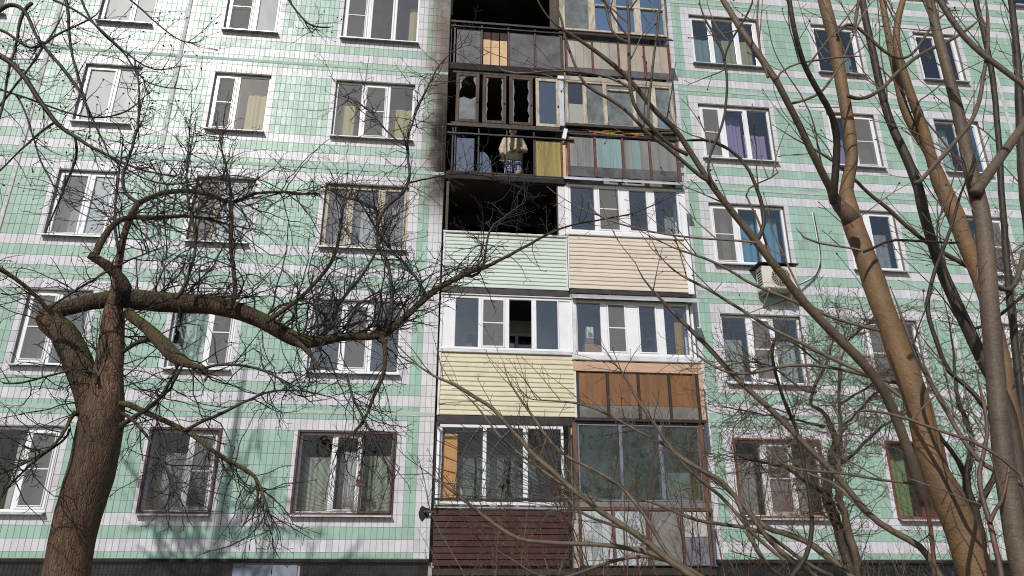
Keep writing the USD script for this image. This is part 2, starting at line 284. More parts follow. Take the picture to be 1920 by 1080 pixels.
M['bark'] = bark_mat('rough_brown_bark', (0.022, 0.016, 0.012), (0.12, 0.08, 0.055), 26.0, 0.012, moss=0.9)
M['bark_plain'] = bark_mat('rough_brown_trunk_bark', (0.030, 0.020, 0.014), (0.21, 0.135, 0.092), 38.0, 0.010, stretch=(1, 1, 0.24))
M['twig_dark'] = mat('dark_twig', (0.030, 0.024, 0.020), 0.7, 0.3, 20.0)
M['bark_tan'] = bark_mat('smooth_tan_bark', (0.13, 0.080, 0.042), (0.235, 0.146, 0.080), 22.0, 0.0016, stretch=(0.8, 0.8, 1.1), rough=0.6)
M['bark_grey'] = bark_mat('smooth_grey_brown_bark', (0.075, 0.055, 0.042), (0.15, 0.118, 0.09), 24.0, 0.0015, stretch=(0.8, 0.8, 1.1), rough=0.6)
M['bark_blackish'] = bark_mat('dark_smooth_bark', (0.022, 0.017, 0.014), (0.065, 0.05, 0.038), 10.0, 0.003, rough=0.6)
M['twig_grey'] = mat('grey_brown_twig', (0.135, 0.10, 0.075), 0.6, 0.3, 12.0)
M['twig_red'] = mat('reddish_twig', (0.12, 0.058, 0.045), 0.6, 0.3, 12.0)
M['twig_tan'] = mat('tan_twig', (0.12, 0.092, 0.058), 0.65, 0.35, 12.0)
M['bud'] = mat('brown_bud', (0.075, 0.040, 0.028), 0.5, 0.3, 30.0)
M['bud_green'] = mat('fresh_bud', (0.20, 0.24, 0.06), 0.6, 0.3, 30.0)
M['skin'] = mat('skin', (0.42, 0.25, 0.18), 0.5, 0.06)
M['hair'] = mat('dark_hair', (0.03, 0.022, 0.018), 0.6, 0.2)
M['jacket'] = mat('beige_jacket', (0.52, 0.43, 0.32), 0.85, 0.12, 9.0, 0.012, 9)
M['shoe'] = mat('dark_shoe', (0.03, 0.03, 0.03), 0.6)
M['check'] = usdkit.material(stage, L+'checked_cloth', {
    'tc': ('geometry', {}), 's': ('separate_xyz', {}),
    'ax': ('math', dict(math_type='multiply', value2=20.0)), 'fx': ('math', dict(math_type='fraction')), 'lx': ('math', dict(math_type='less_than', value2=0.3)),
    'az': ('math', dict(math_type='multiply', value2=17.0)), 'fz': ('math', dict(math_type='fraction')), 'lz': ('math', dict(math_type='less_than', value2=0.3)),
    'mx': ('math', dict(math_type='maximum')), 'm': ('mix', dict(color1=(0.035, 0.045, 0.13), color2=(0.36, 0.39, 0.50))), 'p': ('principled_bsdf', dict(roughness=0.9))},
    [('tc.position', 's.vector'), ('s.x', 'ax.value1'), ('ax.value', 'fx.value1'), ('fx.value', 'lx.value1'), ('s.z', 'az.value1'), ('az.value', 'fz.value1'), ('fz.value', 'lz.value1'),
     ('lx.value', 'mx.value1'), ('lz.value', 'mx.value2'), ('mx.value', 'm.fac'), ('m.color', 'p.base_color')], surface='p.BSDF')
for k, c, tr in (('cream', (0.60, 0.54, 0.32), .4), ('yellow', (0.62, 0.54, 0.24), .4), ('white', (0.62, 0.64, 0.66), .4), ('blue', (0.20, 0.40, 0.58), .4), ('teal', (0.28, 0.40, 0.40), .4),
                 ('olive', (0.45, 0.45, 0.29), .4), ('lilac', (0.42, 0.32, 0.55), .4), ('violet', (0.13, 0.11, 0.42), .3), ('sage', (0.44, 0.50, 0.42), .4), ('lime', (0.30, 0.44, 0.20), .5), ('grey', (0.36, 0.36, 0.37), .4), ('mint', (0.50, 0.66, 0.62), .4), ('ochre', (0.60, 0.40, 0.10), .4)):
    M['cur_'+k] = cloth_mat('curtain_'+k, c, tr)
M['cur_lace'] = cloth_mat('curtain_lace', (0.62, 0.62, 0.66), .4, lace=0.55)

# ---------------------------------------------------------------- ground
MB().add([(-300, -400, 0), (300, -400, 0), (300, 300, 0), (-300, 300, 0)], [(0, 1, 2, 3)]).build('ground', M['soil'], kind='structure')
MB().box(-17, 17, -1.1, 0.0, 0.004, 0.12).build('pavement', M['asphalt'], kind='structure')

# ---------------------------------------------------------------- the building
FLOOR, TH, TW, Z0, NK = 2.7, 0.22, 0.113, 2.45, 6
FRONT, BACK = -0.60, 0.95        # balcony front, loggia back wall
EDGE = 2.66
COLS = {'C': (-5.22, -3.41), 'B': (-5.22-24*TW, -5.22-13*TW), 'A': (-10.73, -9.53), 'G': (-13.95, -12.72)}
COLS |= {k2: (-COLS[k][1], -COLS[k][0]) for k, k2 in (('C', 'D'), ('B', 'E'), ('A', 'F'), ('G', 'H'))}
SEAMS = [-14.6, -11.6, -8.77, 8.77, 11.6, 14.6]
XL, XR = -16.0, 16.0
building = empty('apartment_building', label='tall apartment block clad in pale green and white tiles, with one burnt stack of balconies', cat='building')
wall = empty('wall', building)
openings = []
for k in range(NK):
    for c, (x0, x1) in COLS.items():
        openings.append((c, k, x0, x1, Z0+FLOOR*k, Z0+FLOOR*k+1.52))
def wall_slab(x0, x1, z0, z1):
    P = sbox(x0, z0, x1, z1)
    for c, k, a, b, za, zb in openings:
        if a > x0 and b < x1: P = P.difference(sbox(a, za, b, zb))
    t = trimesh.creation.extrude_polygon(P, 0.27, engine='earcut')
    v = t.vertices.copy(); t.vertices = np.stack([v[:, 0], 0.277-v[:, 2], v[:, 1]], 1); t.invert()
    return t
b = MB(); b.tm(wall_slab(XL, -EDGE, 1.62, Z0+FLOOR*NK-0.8)); b.tm(wall_slab(EDGE, XR, 1.62, Z0+FLOOR*NK-0.8)); b.build('concrete_panel', M['mortar'], wall)
b = MB(); b.box(XL, XR, 0.0, 0.27, Z0+FLOOR*NK-0.8, 26.0); b.build('upper_wall', M['joint'], wall)
b = MB(); b.box(XL, XR, 0.27, 11.0, 25.8, 26.0); b.box(XL, XR, 10.8, 11.0, 0.0, 25.8); b.box(XL, XL+0.2, 0.27, 10.8, 0, 25.8); b.box(XR-0.2, XR, 0.27, 10.8, 0, 25.8); b.build('rear_shell', M['plaster'], building)

# tiles
def tile_kind(x, row, k):
    ax = abs(x); right = x > 0
    cx = 'D' if right else 'C'
    if row in (0, 12): return 'green' if ax > 2.95 else 'white'
    if row == 1: return 'white'
    if row == 2: return 'green' if ax > 2.95 else 'white'
    if 2.955 < ax < 3.185: return 'green' if row != 1 else 'white'
    if ax < 3.41: return 'white'
    if row in (3, 11): return 'white'
    for c, (a, b_) in COLS.items():
        if a-TW*1.02 < x < b_+TW*1.02: return 'white'
    return 'green'
tiles = []                                                             # (kind, x0, x1, z0, z1)
for side in (-1, 1):
    segs = [EDGE]+[s for s in SEAMS if s > 0]+[XR]
    for si in range(len(segs)-1):
        a0, a1 = segs[si]+(0.035 if si else 0.0), segs[si+1]-0.035
        for k in range(NK):
            zb = Z0+FLOOR*k
            for row in range(13):
                if row == 0: z0, z1 = zb-0.77, zb-0.66
                elif row == 12: z0, z1 = zb+1.76, zb+1.87
                else: z0, z1 = zb-0.66+TH*(row-1), zb-0.66+TH*row
                n0, n1 = int(math.floor((a0-3.41)/TW)), int(math.ceil((a1-3.41)/TW))
                for n in range(n0, n1):
                    xa, xb = max(3.41+n*TW, a0), min(3.41+(n+1)*TW, a1)
                    if 4 <= row <= 10:
                        for c in 'DEFH':
                            wa, wb = COLS[c]
                            if xa < wb and xb > wa:
                                if xa >= wa-1e-3 and xb <= wb+1e-3: xa = xb = 0
                                elif xa < wa: xb = wa
                                else: xa = wb
                    if xb-xa < 0.02: continue
                    x0, x1 = (xa, xb) if side > 0 else (-xb, -xa)
                    if side < 0 and k < 5 and z0 > 13.85 and x1 > -2.72-0.11*max(0, int((z0-13.85)/0.23)): continue   # tiles fallen off beside the burnt balcony
                    tiles.append((tile_kind((x0+x1)/2, row, k), x0, x1, z0, z1))
def add_tile(mb, x0, x1, z0, z1):
    g, bv = 0.0019, 0.0035
    x0 += g; x1 -= g; z0 += g*1.2; z1 -= g*1.2
    tx, tz = RNG.normal(0, 0.011), RNG.normal(0, 0.009)
    y = RNG.normal(0, 0.0006); hx, hz = (x1-x0)/2, (z1-z0)/2
    f = lambda sx, sz: y+0.0008+tx*sx*hx+tz*sz*hz
    v = [(x0, 0.0068, z0), (x1, 0.0068, z0), (x1, 0.0068, z1), (x0, 0.0068, z1)]
    for sx, sz in ((-1, -1), (1, -1), (1, 1), (-1, 1)):
        v.append(((x0+x1)/2+sx*(hx-bv), f(sx, sz), (z0+z1)/2+sz*(hz-bv)))
    mb.add(v, [(4, 5, 6, 7), (0, 1, 5, 4), (1, 2, 6, 5), (2, 3, 7, 6), (3, 0, 4, 7)], (max(0.001, RNG.beta(2.2, 2.2)), RNG.random()))
for kind in ('white', 'green'):
    T = np.array([t[1:] for t in tiles if t[0] == kind])
    corner = np.stack([view(np.stack([T[:, i], 0*T[:, 0], T[:, j]], 1)) for i, j in ((0, 2), (1, 2), (1, 3), (0, 3))], 1)
    area = 0.5*np.abs(sum(corner[:, i, 0]*corner[:, (i+1) % 4, 1]-corner[:, (i+1) % 4, 0]*corner[:, i, 1] for i in range(4)))
    inside = ((corner > 3) & (corner < (1917, 1077))).all((1, 2))
    order = np.argsort(-area*inside); single = set(order[:300].tolist())
    rest = MB()
    for i, t in enumerate(T):
        if i in single: mb = MB(); add_tile(mb, *t); mb.build(kind+'_tile', M['tile_'+kind], wall)
        else: add_tile(rest, *t)
    rest.build(kind+'_tiling', M['tile_'+kind], wall, kind='stuff')
# painted joints between the panels
def wavy_strip(mb, p0, p1, w, horizontal, y0=-0.006, seed=0):
    n = int(abs(p1[0 if horizontal else 1]-p0[0 if horizontal else 1])/0.12)+2
    t = np.linspace(0, 1, n); P = np.array(p0)+(np.array(p1)-p0)*t[:, None]
    q = np.stack([P[:, 0]*2.3, P[:, 1]*2.3, np.full(n, seed*3.7)], 1)
    a = w/2*(0.75+0.6*meshkit.noise(q, seed)); c = w/2*(0.75+0.6*meshkit.noise(q, seed+5)); h = y0-0.004*meshkit.noise(q*2, seed+9)
    o = np.array((0, 1) if horizontal else (1, 0))
    rows = [np.stack([(P-o*a[:, None]*s1+0)[:, 0] if False else (P+o*(a*s)[:, None])[:, 0], yy, (P+o*(a*s)[:, None])[:, 1]], 1) for s, yy in ((-1.0, np.full(n, 0.0068)), (-0.8, h), (0.8, h), (1.0, np.full(n, 0.0068)))]
    v = np.stack(rows, 1).reshape(-1, 3)
    i, j = np.meshgrid(np.arange(n-1), np.arange(3), indexing='ij')
    f = np.stack([i*4+j, (i+1)*4+j, (i+1)*4+j+1, i*4+j+1], -1).reshape(-1, 4)
    mb.add(v, f if horizontal else f[:, ::-1])
    mb.f[-1] = mb.f[-1][:, ::-1] if horizontal else mb.f[-1]
for k in range(NK):
    for s in (-1, 1):
        b = MB(); z = Z0+FLOOR*k+1.90
        xa, xb = (XL, -EDGE) if s < 0 else (EDGE, XR)
        wavy_strip(b, (xa, z), (xb, z), 0.085, True, seed=k*2+s+3)
        b.build('panel_joint', M['joint_green'], wall, smooth=40)
for i, x in enumerate(SEAMS):
    b = MB(); wavy_strip(b, (x, 1.66), (x, Z0+FLOOR*NK-0.85), 0.085, False, y0=-0.0075, seed=30+i); b.build('panel_joint', M['joint'], wall, smooth=40)
# plinth
plinth = empty('plinth', building)
MB().box(XL, XR, 0.075, 0.3, 0.0, 1.62).build('plinth_wall', M['pale_mortar'], plinth)
MB().box(XL, -EDGE, -0.012, 0.075, 1.625, 1.676).box(EDGE, XR, -0.012, 0.075, 1.625, 1.676).build('drip_edge', M['soot'], plinth)
b = MB()
for s in (-1, 1):
    x = EDGE+0.02
    while x < 15.9:
        for zr in range(6):
            z1 = 1.615-0.1*zr; z0 = z1-0.095
            x0, x1 = (x, x+0.066) if s > 0 else (-x-0.066, -x)
            if s < 0 and -6.2 < x0 < -5.05: continue
            y = 0.06+RNG.normal(0, 0.0012)
            b.box(x0, x1, y, 0.08, z0, z1)
        x += 0.072
b.build('plinth_tiling', M['black_tile'], plinth, kind='stuff')
MB().bbox(-6.16, -5.02, 0.055, 0.08, 0.4, 1.615, 0.01).build('render_patch', M['blue_render'], plinth)

# rooms behind the windows
b = MB()
for k in range(NK+1):
    z = Z0+FLOOR*k-0.86
    b.box(XL+0.2, -2.9, 0.28, 4.6, z-0.16, z); b.box(2.9, XR-0.2, 0.28, 4.6, z-0.16, z)
for s in (-1, 1):
    for x in (2.8, 6.0, 8.75, 11.65, 14.6):
        b.box(s*x-0.06, s*x+0.06, 0.28, 4.6, 0.5, Z0+FLOOR*NK)
    xa, xb = sorted((s*2.9, s*15.8)); b.box(xa, xb, 4.6, 4.75, 0.5, Z0+FLOOR*NK)
b.build('interior', M['room'], building)

# ---------------------------------------------------------------- windows
FLOORW = ['ground-floor', 'second-floor', 'third-floor', 'fourth-floor', 'fifth-floor', 'sixth-floor']
COLW = {'C': 'the wide window just left of the balconies', 'B': 'the narrow window second left of the balconies', 'A': 'the narrow window third left of the balconies', 'G': 'the window fourth left of the balconies',
        'D': 'the wide window just right of the balconies', 'E': 'the narrow window second right of the balconies', 'F': 'the narrow window third right of the balconies', 'H': 'the window fourth right of the balconies'}
def pane_mesh(x0, x1, z0, z1, y, tilt=0.006):
    a, c = RNG.normal(0, tilt), RNG.normal(0, tilt); hx, hz = (x1-x0)/2, (z1-z0)/2
    b = MB()
    v = [((x0+x1)/2+sx*hx, y+a*sx*hx+c*sz*hz, (z0+z1)/2+sz*hz) for sx, sz in ((-1, -1), (1, -1), (1, 1), (-1, 1))]
    return b.add(v, [(0, 1, 2, 3)])
def curtain_mesh(x0, x1, z0, z1, y, amp=0.025, seed=0, gather=0.0):
    n, mz = max(12, int((x1-x0)/0.018)), 7
    u = np.linspace(0, 1, n); t = np.linspace(0, 1, mz)
    U, T = np.meshgrid(u, t, indexing='ij')
    ph = seed*1.7
    w = np.sin(U*(x1-x0)*52+ph+1.6*np.sin(U*7+ph))*amp*(0.6+0.5*T)+np.sin(U*(x1-x0)*23+ph*2)*amp*0.7
    X = x0+(x1-x0)*(U*(1-gather*np.sin(T*math.pi*0.9))); Zz = z1+(z0-z1)*T
    v = np.stack([X, y+w, Zz], -1).reshape(-1, 3)
    i, j = np.meshgrid(np.arange(n-1), np.arange(mz-1), indexing='ij')
    f = np.stack([i*mz+j, i*mz+j+1, (i+1)*mz+j+1, (i+1)*mz+j], -1).reshape(-1, 4)
    return MB().add(v, f)
def frame_rect(b, x0, x1, y0, y1, z0, z1, w, wb=None):
    wb = wb or w
    b.bbox(x0, x0+w, y0, y1, z0, z1); b.bbox(x1-w, x1, y0, y1, z0, z1)
    b.bbox(x0+w, x1-w, y0+0.001, y1, z1-w, z1); b.bbox(x0+w, x1-w, y0+0.001, y1, z0, z0+wb)
def make_window(c, k, x0, x1, z0, z1, bays, style='pvc', grille=None, label=None, glass='glass'):
    """bays: [(share, kind, sash)] kind p = pane, n = pane with mosquito net, g = bright pane"""
    w = empty('window', building, label=label)
    fm = M[{'pvc': 'pvc', 'wood': 'wood_cream', 'brown': 'wood_brown', 'old': 'pvc_old'}[style]]
    y0, y1, fw = 0.075, 0.14, 0.05
    b = MB(); frame_rect(b, x0, x1, y0, y1, z0, z1, fw, 0.055); xs = [x0+fw]
    inner = x1-x0-2*fw; mul = 0.06; free = inner-mul*(len(bays)-1); x = x0+fw; spans = []
    for i, (share, kind, sash) in enumerate(bays):
        wd = free*share; spans.append((x, x+wd, kind, sash)); x += wd
        if i < len(bays)-1: b.bbox(x, x+mul, y0, y1, z0+0.055, z1-fw); x += mul
    b.build('frame', fm, w)
    for xa, xb, kind, sash in spans:
        za, zb = z0+0.055, z1-fw
        if sash:
            b = MB(); frame_rect(b, xa+0.003, xb-0.003, y0-0.014, y0+0.045, za+0.003, zb-0.003, 0.045); b.build('sash', fm, w)
            xi, xj, zi, zj = xa+0.046, xb-0.046, za+0.046, zb-0.046
        else: xi, xj, zi, zj = xa, xb, za, zb
        pane_mesh(xi-0.003, xj+0.003, zi-0.003, zj+0.003, y0+0.024, 0.002).build('pane', M['glass_bright' if kind == 'g' else ('glass_low' if k == 0 else glass)], w)
        if kind == 'n':
            e = 0.02; b = MB(); frame_rect(b, xi, xj, y0-0.034, y0-0.018, zi, zj, e); b.bbox(xi+e, xj-e, y0-0.035, y0-0.018, (zi+zj)/2-0.012, (zi+zj)/2+0.012, 0.003); b.build('net_frame', fm, w)
            MB().add([(xi, y0-0.026, zi), (xj, y0-0.026, zi), (xj, y0-0.026, zj), (xi, y0-0.026, zj)], [(0, 1, 2, 3)]).build('mosquito_net', M['net'], w)
    b = MB()                                                            # sloping sill with a lip
    o = 0.025; ys = -0.115
    v = [(x0-o, y0, z0+0.012), (x1+o, y0, z0+0.012), (x1+o, ys, z0-0.02), (x0-o, ys, z0-0.02), (x1+o, ys, z0-0.045), (x0-o, ys, z0-0.045), (x0-o, ys+0.006, z0-0.045), (x1+o, ys+0.006, z0-0.045), (x0-o, ys+0.006, z0-0.026), (x1+o, ys+0.006, z0-0.026), (x0-o, y0, z0+0.004), (x1+o, y0, z0+0.004)]
    b.add(v, [(3, 2, 1, 0), (2, 3, 5, 4), (4, 5, 6, 7), (7, 6, 8, 9), (9, 8, 10, 11)])
    b.build('sill', M['zinc' if k % 2 == 0 or style != 'pvc' else 'pvc_old'], w)
    if grille:
        gm = M[grille[0]]; ox, kind = grille[1], grille[2]
        b = MB(); frame_rect(b, x0-0.03, x1+0.03, -0.036, 0.004, z0-0.012, z1+0.03, 0.045); b.build('grille_frame', gm, w)
        b = MB(); cx, cz = x0+(x1-x0)*ox, z0+0.04
        for a in np.linspace(0.04, math.pi-0.04, grille[3]):
            d = np.array((math.cos(a), math.sin(a))); tx = (x1-cx)/d[0] if d[0] > 1e-6 else ((x0-cx)/d[0] if d[0] < -1e-6 else 9); tz = (z1-cz)/d[1] if d[1] > 1e-6 else 9
            t = min(tx, tz); b.tube([(cx+d[0]*0.1, -0.016, cz+d[1]*0.1), (cx+d[0]*t, -0.016, cz+d[1]*t)], 0.0038, 5)
        for rr in (0.1, 0.62) if kind == 1 else (0.1, 0.45, 0.9):
            a = np.linspace(0, math.pi, 30); P = np.stack([cx+rr*np.cos(a), np.full(30, -0.016), cz+rr*np.sin(a)], 1); P = P[(P[:, 0] > x0) & (P[:, 0] < x1) & (P[:, 2] < z1)]
            b.tube(P, 0.0038, 5)
        b.build('sunburst_bars', gm, w)
        if kind == 1:
            b = MB(); xm = x0+(x1-x0)*0.66; frame_rect(b, xm, x1, -0.062, -0.038, z0+0.02, z1+0.005, 0.04); b.bbox(xm-0.05, xm+0.12, -0.068, -0.063, z0+0.5, z0+0.63); b.build('hinged_grille', gm, w)
    return w
# layouts by column and floor
P3 = [(.333, 'p', 0), (.333, 'p', 1), (.334, 'p', 0)]
LAY = {
 ('A', 0): ([(.5, 'p', 0), (.5, 'n', 1)], 'pvc'), ('A', 1): ([(.5, 'n', 1), (.5, 'p', 0)], 'pvc'), ('A', 2): ([(.55, 'p', 1), (.45, 'g', 1)], 'pvc'), ('A', 3): ([(.6, 'g', 1), (.4, 'g', 0)], 'pvc'), ('A', 4): ([(.62, 'g', 1), (.38, 'g', 0)], 'pvc'),
 ('B', 0): ([(.58, 'p', 0), (.42, 'n', 1)], 'old'), ('B', 1): ([(.58, 'p', 0), (.42, 'n', 1)], 'pvc'), ('B', 2): ([(.4, 'p', 1), (.6, 'g', 0)], 'wood'), ('B', 3): ([(.42, 'n', 1), (.58, 'p', 0)], 'pvc'), ('B', 4): ([(.52, 'n', 1), (.48, 'g', 1)], 'pvc'),
 ('C', 0): ([(.36, 'p', 0), (.30, 'p', 1), (.34, 'p', 0)], 'pvc'), ('C', 1): ([(.333, 'p', 0), (.333, 'n', 1), (.334, 'p', 0)], 'pvc'), ('C', 2): ([(.30, 'p', 1), (.38, 'p', 1), (.32, 'p', 1)], 'wood'), ('C', 3): ([(.34, 'p', 0), (.34, 'n', 1), (.32, 'p', 0)], 'pvc'), ('C', 4): ([(.33, 'n', 1), (.36, 'p', 1), (.31, 'p', 0)], 'pvc'),
 ('D', 0): ([(.32, 'p', 0), (.36, 'n', 1), (.32, 'p', 0)], 'old'), ('D', 1): ([(.34, 'p', 0), (.32, 'n', 1), (.34, 'p', 0)], 'pvc'), ('D', 2): ([(.35, 'n', 1), (.34, 'p', 1), (.31, 'p', 0)], 'pvc'), ('D', 3): ([(.32, 'n', 1), (.36, 'p', 1), (.32, 'p', 0)], 'pvc'), ('D', 4): ([(.32, 'p', 1), (.36, 'p', 0), (.32, 'p', 1)], 'pvc'),
 ('E', 0): ([(.5, 'p', 0), (.5, 'p', 1)], 'brown'), ('E', 1): ([(.55, 'n', 1), (.45, 'p', 0)], 'pvc'), ('E', 2): ([(.45, 'n', 1), (.55, 'p', 1)], 'pvc'), ('E', 3): ([(.45, 'p', 1), (.55, 'n', 1)], 'pvc'), ('E', 4): ([(.55, 'p', 1), (.45, 'p', 1)], 'pvc'),
 ('F', 2): ([(.5, 'p', 0), (.5, 'n', 1)], 'pvc'), ('F', 3): ([(.5, 'p', 0), (.5, 'g', 1)], 'pvc'), ('F', 4): ([(.55, 'p', 1), (.45, 'p', 1)], 'pvc')}
GR = {('B', 0): ('grille_brown', 0.5, 2, 30), ('C', 0): ('grille_brown', 0.55, 1, 32), ('D', 0): ('grille_red', 0.5, 2, 22), ('E', 0): ('grille_red', 0.5, 2, 18)}
for c, k, x0, x1, z0, z1 in openings:
    bays, style = LAY.get((c, k), ([(.5, 'p', 0), (.5, 'n', 1)], 'pvc') if c in 'ABEFGH' else (P3, 'pvc'))
    lab = {'wood': 'wooden-framed window with peeling cream paint', 'brown': 'brown wooden window behind a rusty sunburst grille'}.get(style) or ('white window behind a sunburst grille' if (c, k) in GR else None)
    make_window(c, k, x0, x1, z0, z1, bays, style, GR.get((c, k)), lab)
# curtains: (column, floor, from, to (shares of the width), bottom, top (shares of the height), colour, word)
CUR = [('C', 3, .03, .24, 0, .72, 'yellow', 'pale yellow'), ('C', 3, .66, .97, 0, .70, 'yellow', 'pale yellow'), ('B', 3, .56, .95, 0, .80, 'cream', 'cream'), ('B', 3, .30, .42, 0, .9, 'cream', 'narrow cream'),
       ('A', 3, .66, .97, 0, .95, 'cream', 'cream'), ('C', 4, .86, .98, 0, .9, 'cream', 'narrow cream'), ('C', 0, .05, .36, 0, .72, 'sage', 'grey green'), ('C', 0, .66, .96, 0, .75, 'sage', 'grey green'), ('C', 0, .42, .60, 0, .8, 'white', 'whitish'),
       ('B', 0, .08, .5, 0, .75, 'grey', 'dull grey'), ('A', 0, .25, .46, 0, .95, 'white', 'white'), ('A', 0, .6, .8, 0, .8, 'grey', 'grey'), ('A', 1, .06, .45, 0, .95, 'white', 'white'), ('A', 2, .06, .5, 0, .55, 'grey', 'grey'),
       ('B', 1, .04, .5, 0, .97, 'mint', 'pale mint'), ('B', 2, .42, .97, 0, .95, 'white', 'white'), ('C', 2, .36, .66, 0, .93, 'white', 'bluish white'), ('C', 2, .70, .97, 0, .85, 'grey', 'grey'), ('C', 2, .05, .28, 0, .8, 'grey', 'greyish'),
       ('D', 4, .12, .52, 0, .70, 'teal', 'dull teal'), ('D', 4, .53, .97, 0, .72, 'olive', 'olive'), ('D', 4, .04, .11, 0, .75, 'olive', 'narrow olive'),
       ('D', 3, .36, .64, 0, .97, 'lilac', 'lilac'), ('D', 3, .67, .97, 0, .62, 'lilac', 'lilac lace'), ('D', 3, .06, .30, 0, .6, 'grey', 'grey'),
       ('D', 2, .36, .66, 0, .86, 'blue', 'light blue'), ('D', 2, .68, .97, 0, .92, 'blue', 'light blue'), ('D', 2, .20, .31, 0, .97, 'white', 'narrow white'),
       ('D', 1, .03, .31, 0, .70, 'sage', 'pale sage'), ('D', 1, .68, .97, 0, .70, 'sage', 'pale sage'), ('D', 1, .38, .55, 0, .9, 'grey', 'grey'),
       ('D', 0, .06, .3, 0, .85, 'lace', 'white lace'), ('D', 0, .36, .60, 0, .9, 'lace', 'white lace'), ('D', 0, .68, .94, 0, .8, 'lace', 'white lace'),
       ('E', 4, .56, .95, 0, .6, 'teal', 'dull teal'), ('E', 3, .06, .42, 0, .65, 'lilac', 'pale lilac'), ('E', 3, .55, .95, 0, .5, 'lace', 'white lace'), ('E', 2, .5, .95, 0, .72, 'lace', 'white lace'), ('E', 0, .07, .46, 0, .9, 'lime', 'bright green'),
       ('F', 3, .06, .46, 0, .97, 'mint', 'pale mint'), ('F', 2, .5, .95, 0, .9, 'lace', 'white lace')]
seen = {}
for c, k, a, b_, za, zb, col, word in CUR:
    x0, x1 = COLS[c]; z0 = Z0+FLOOR*k
    key = (c, k, word); n = sum(1 for q in CUR if (q[0], q[1], q[7]) == key); side = ''
    if n > 1: seen[key] = seen.get(key, 0)+1; side = ('left half of ', 'middle of ', 'right half of ')[{2: (0, 2), 3: (0, 1, 2)}[n][seen[key]-1]]
    m_ = curtain_mesh(x0+(x1-x0)*a, x0+(x1-x0)*b_, z0+0.03, z0+0.03+1.46*zb, 0.36, 0.018, len(seen)+k*3+ord(c))
    m_.build('curtain', M['cur_'+col], smooth=True, label=f'{word} curtain in the {side}{FLOORW[k]} {COLW[c][4:]}', cat='curtain')

# ---------------------------------------------------------------- balconies
def fx(px, py, Y=FRONT): return float(at(px, py, Y)[0])
SLABZ = {0: 1.53, 1: 4.20, 2: 6.80, 3: 9.40, 4: 12.20, 5: 15.02, 6: 17.7}
BURNT = {('L', 2), ('L', 3), ('L', 4)}
LX, RX = -2.60, 2.60
loggia = empty('balcony_shaft', building)
b = MB()
b.box(-2.9, -EDGE, 0.277, BACK, 0.4, 18.3); b.box(EDGE, 2.9, 0.277, BACK, 0.4, 18.3)
b.build('side_wall', M['plaster'], loggia)
for k in range(7):
    for side, (xa, xb) in (('L', (-EDGE+0.004, -0.05)), ('R', (0.05, EDGE-0.004))):
        burnt = (side, k) in BURNT
        zt = SLABZ[k+1] if k < 6 else 19.5
        b = MB()                                                        # back wall with a door and a window opening
        P = sbox(xa, SLABZ[k]-0.01, xb, zt).difference(sbox(xa+0.55, SLABZ[k]+0.15, xa+1.25, SLABZ[k]+2.2)).difference(sbox(xa+1.25, SLABZ[k]+0.85, xb-0.4, SLABZ[k]+2.2)) if k < 6 else sbox(xa, SLABZ[k], xb, zt)
        t = trimesh.creation.extrude_polygon(P, 0.12, engine='earcut'); v = t.vertices.copy(); t.vertices = np.stack([v[:, 0], BACK+0.12-v[:, 2], v[:, 1]], 1); t.invert()
        b.tm(t).build('back_wall', M['soot' if burnt else 'room_light'], loggia)
        if k < 6:
            b = MB(); z = SLABZ[k]
            if not burnt:
                frame_rect(b, xa+0.55, xa+1.25, BACK+0.03, BACK+0.09, z+0.15, z+2.2, 0.07); frame_rect(b, xa+1.25, xb-0.4, BACK+0.03, BACK+0.09, z+0.85, z+2.2, 0.07); b.bbox((xa+xb)/2+0.4, (xa+xb)/2+0.47, BACK+0.03, BACK+0.09, z+0.92, z+2.13)
                b.build('door_frame', M['pvc_old'], loggia)
                pane_mesh(xa+1.31, xb-0.46, z+0.91, z+2.14, BACK+0.06).build('pane', M['glass_clear'], loggia); pane_mesh(xa+0.61, xa+1.19, z+0.21, z+2.14, BACK+0.06).build('pane', M['glass_clear'], loggia)
            MB().box(xa, xb, BACK+2.6, BACK+2.7, z, zt).box(xa, xb, BACK+0.12, BACK+2.6, z-0.1, z).build('room_back', M['soot' if burnt else 'room'], loggia)
    # slabs and dividing wall
    for side, xa, xb in (('L', LX, -0.003), ('R', 0.003, RX)):
        z = SLABZ[k]; burnt = (side, k-1) in BURNT or (side, k) in BURNT
        b = MB(); b.bbox(xa, xb, FRONT+0.03, -0.001, z-0.13, z, 0.012); b.box(max(xa, -EDGE+0.004), min(xb, EDGE-0.004), 0.0, BACK-0.002, z-0.13, z-0.001)
        b.build('floor_slab', M['soot_brown' if (side, k-1) in BURNT else ('soot' if burnt else ('dark_sheet' if k == 0 else 'plaster'))], loggia)
for k in range(6):
    b = MB(); b.box(-0.05, 0.05, FRONT+0.05, BACK, SLABZ[k], SLABZ[k+1]-0.13)
    b.build('dividing_wall', M['plaster'], loggia)
    for sx in (-1, 1):                                                   # soot or paint sheet on either face
        side = 'L' if sx < 0 else 'R'
        if (side, k) in BURNT:
            MB().box(-0.062, -0.051, FRONT+0.3, BACK, SLABZ[k]+0.002, SLABZ[k+1]-0.132).build('sooty_plaster', M['soot'], loggia)
            MB().box(-EDGE+0.002, -EDGE+0.012, 0.0, BACK, SLABZ[k]+0.002, SLABZ[k+1]-0.132).build('sooty_plaster', M['soot'], loggia)

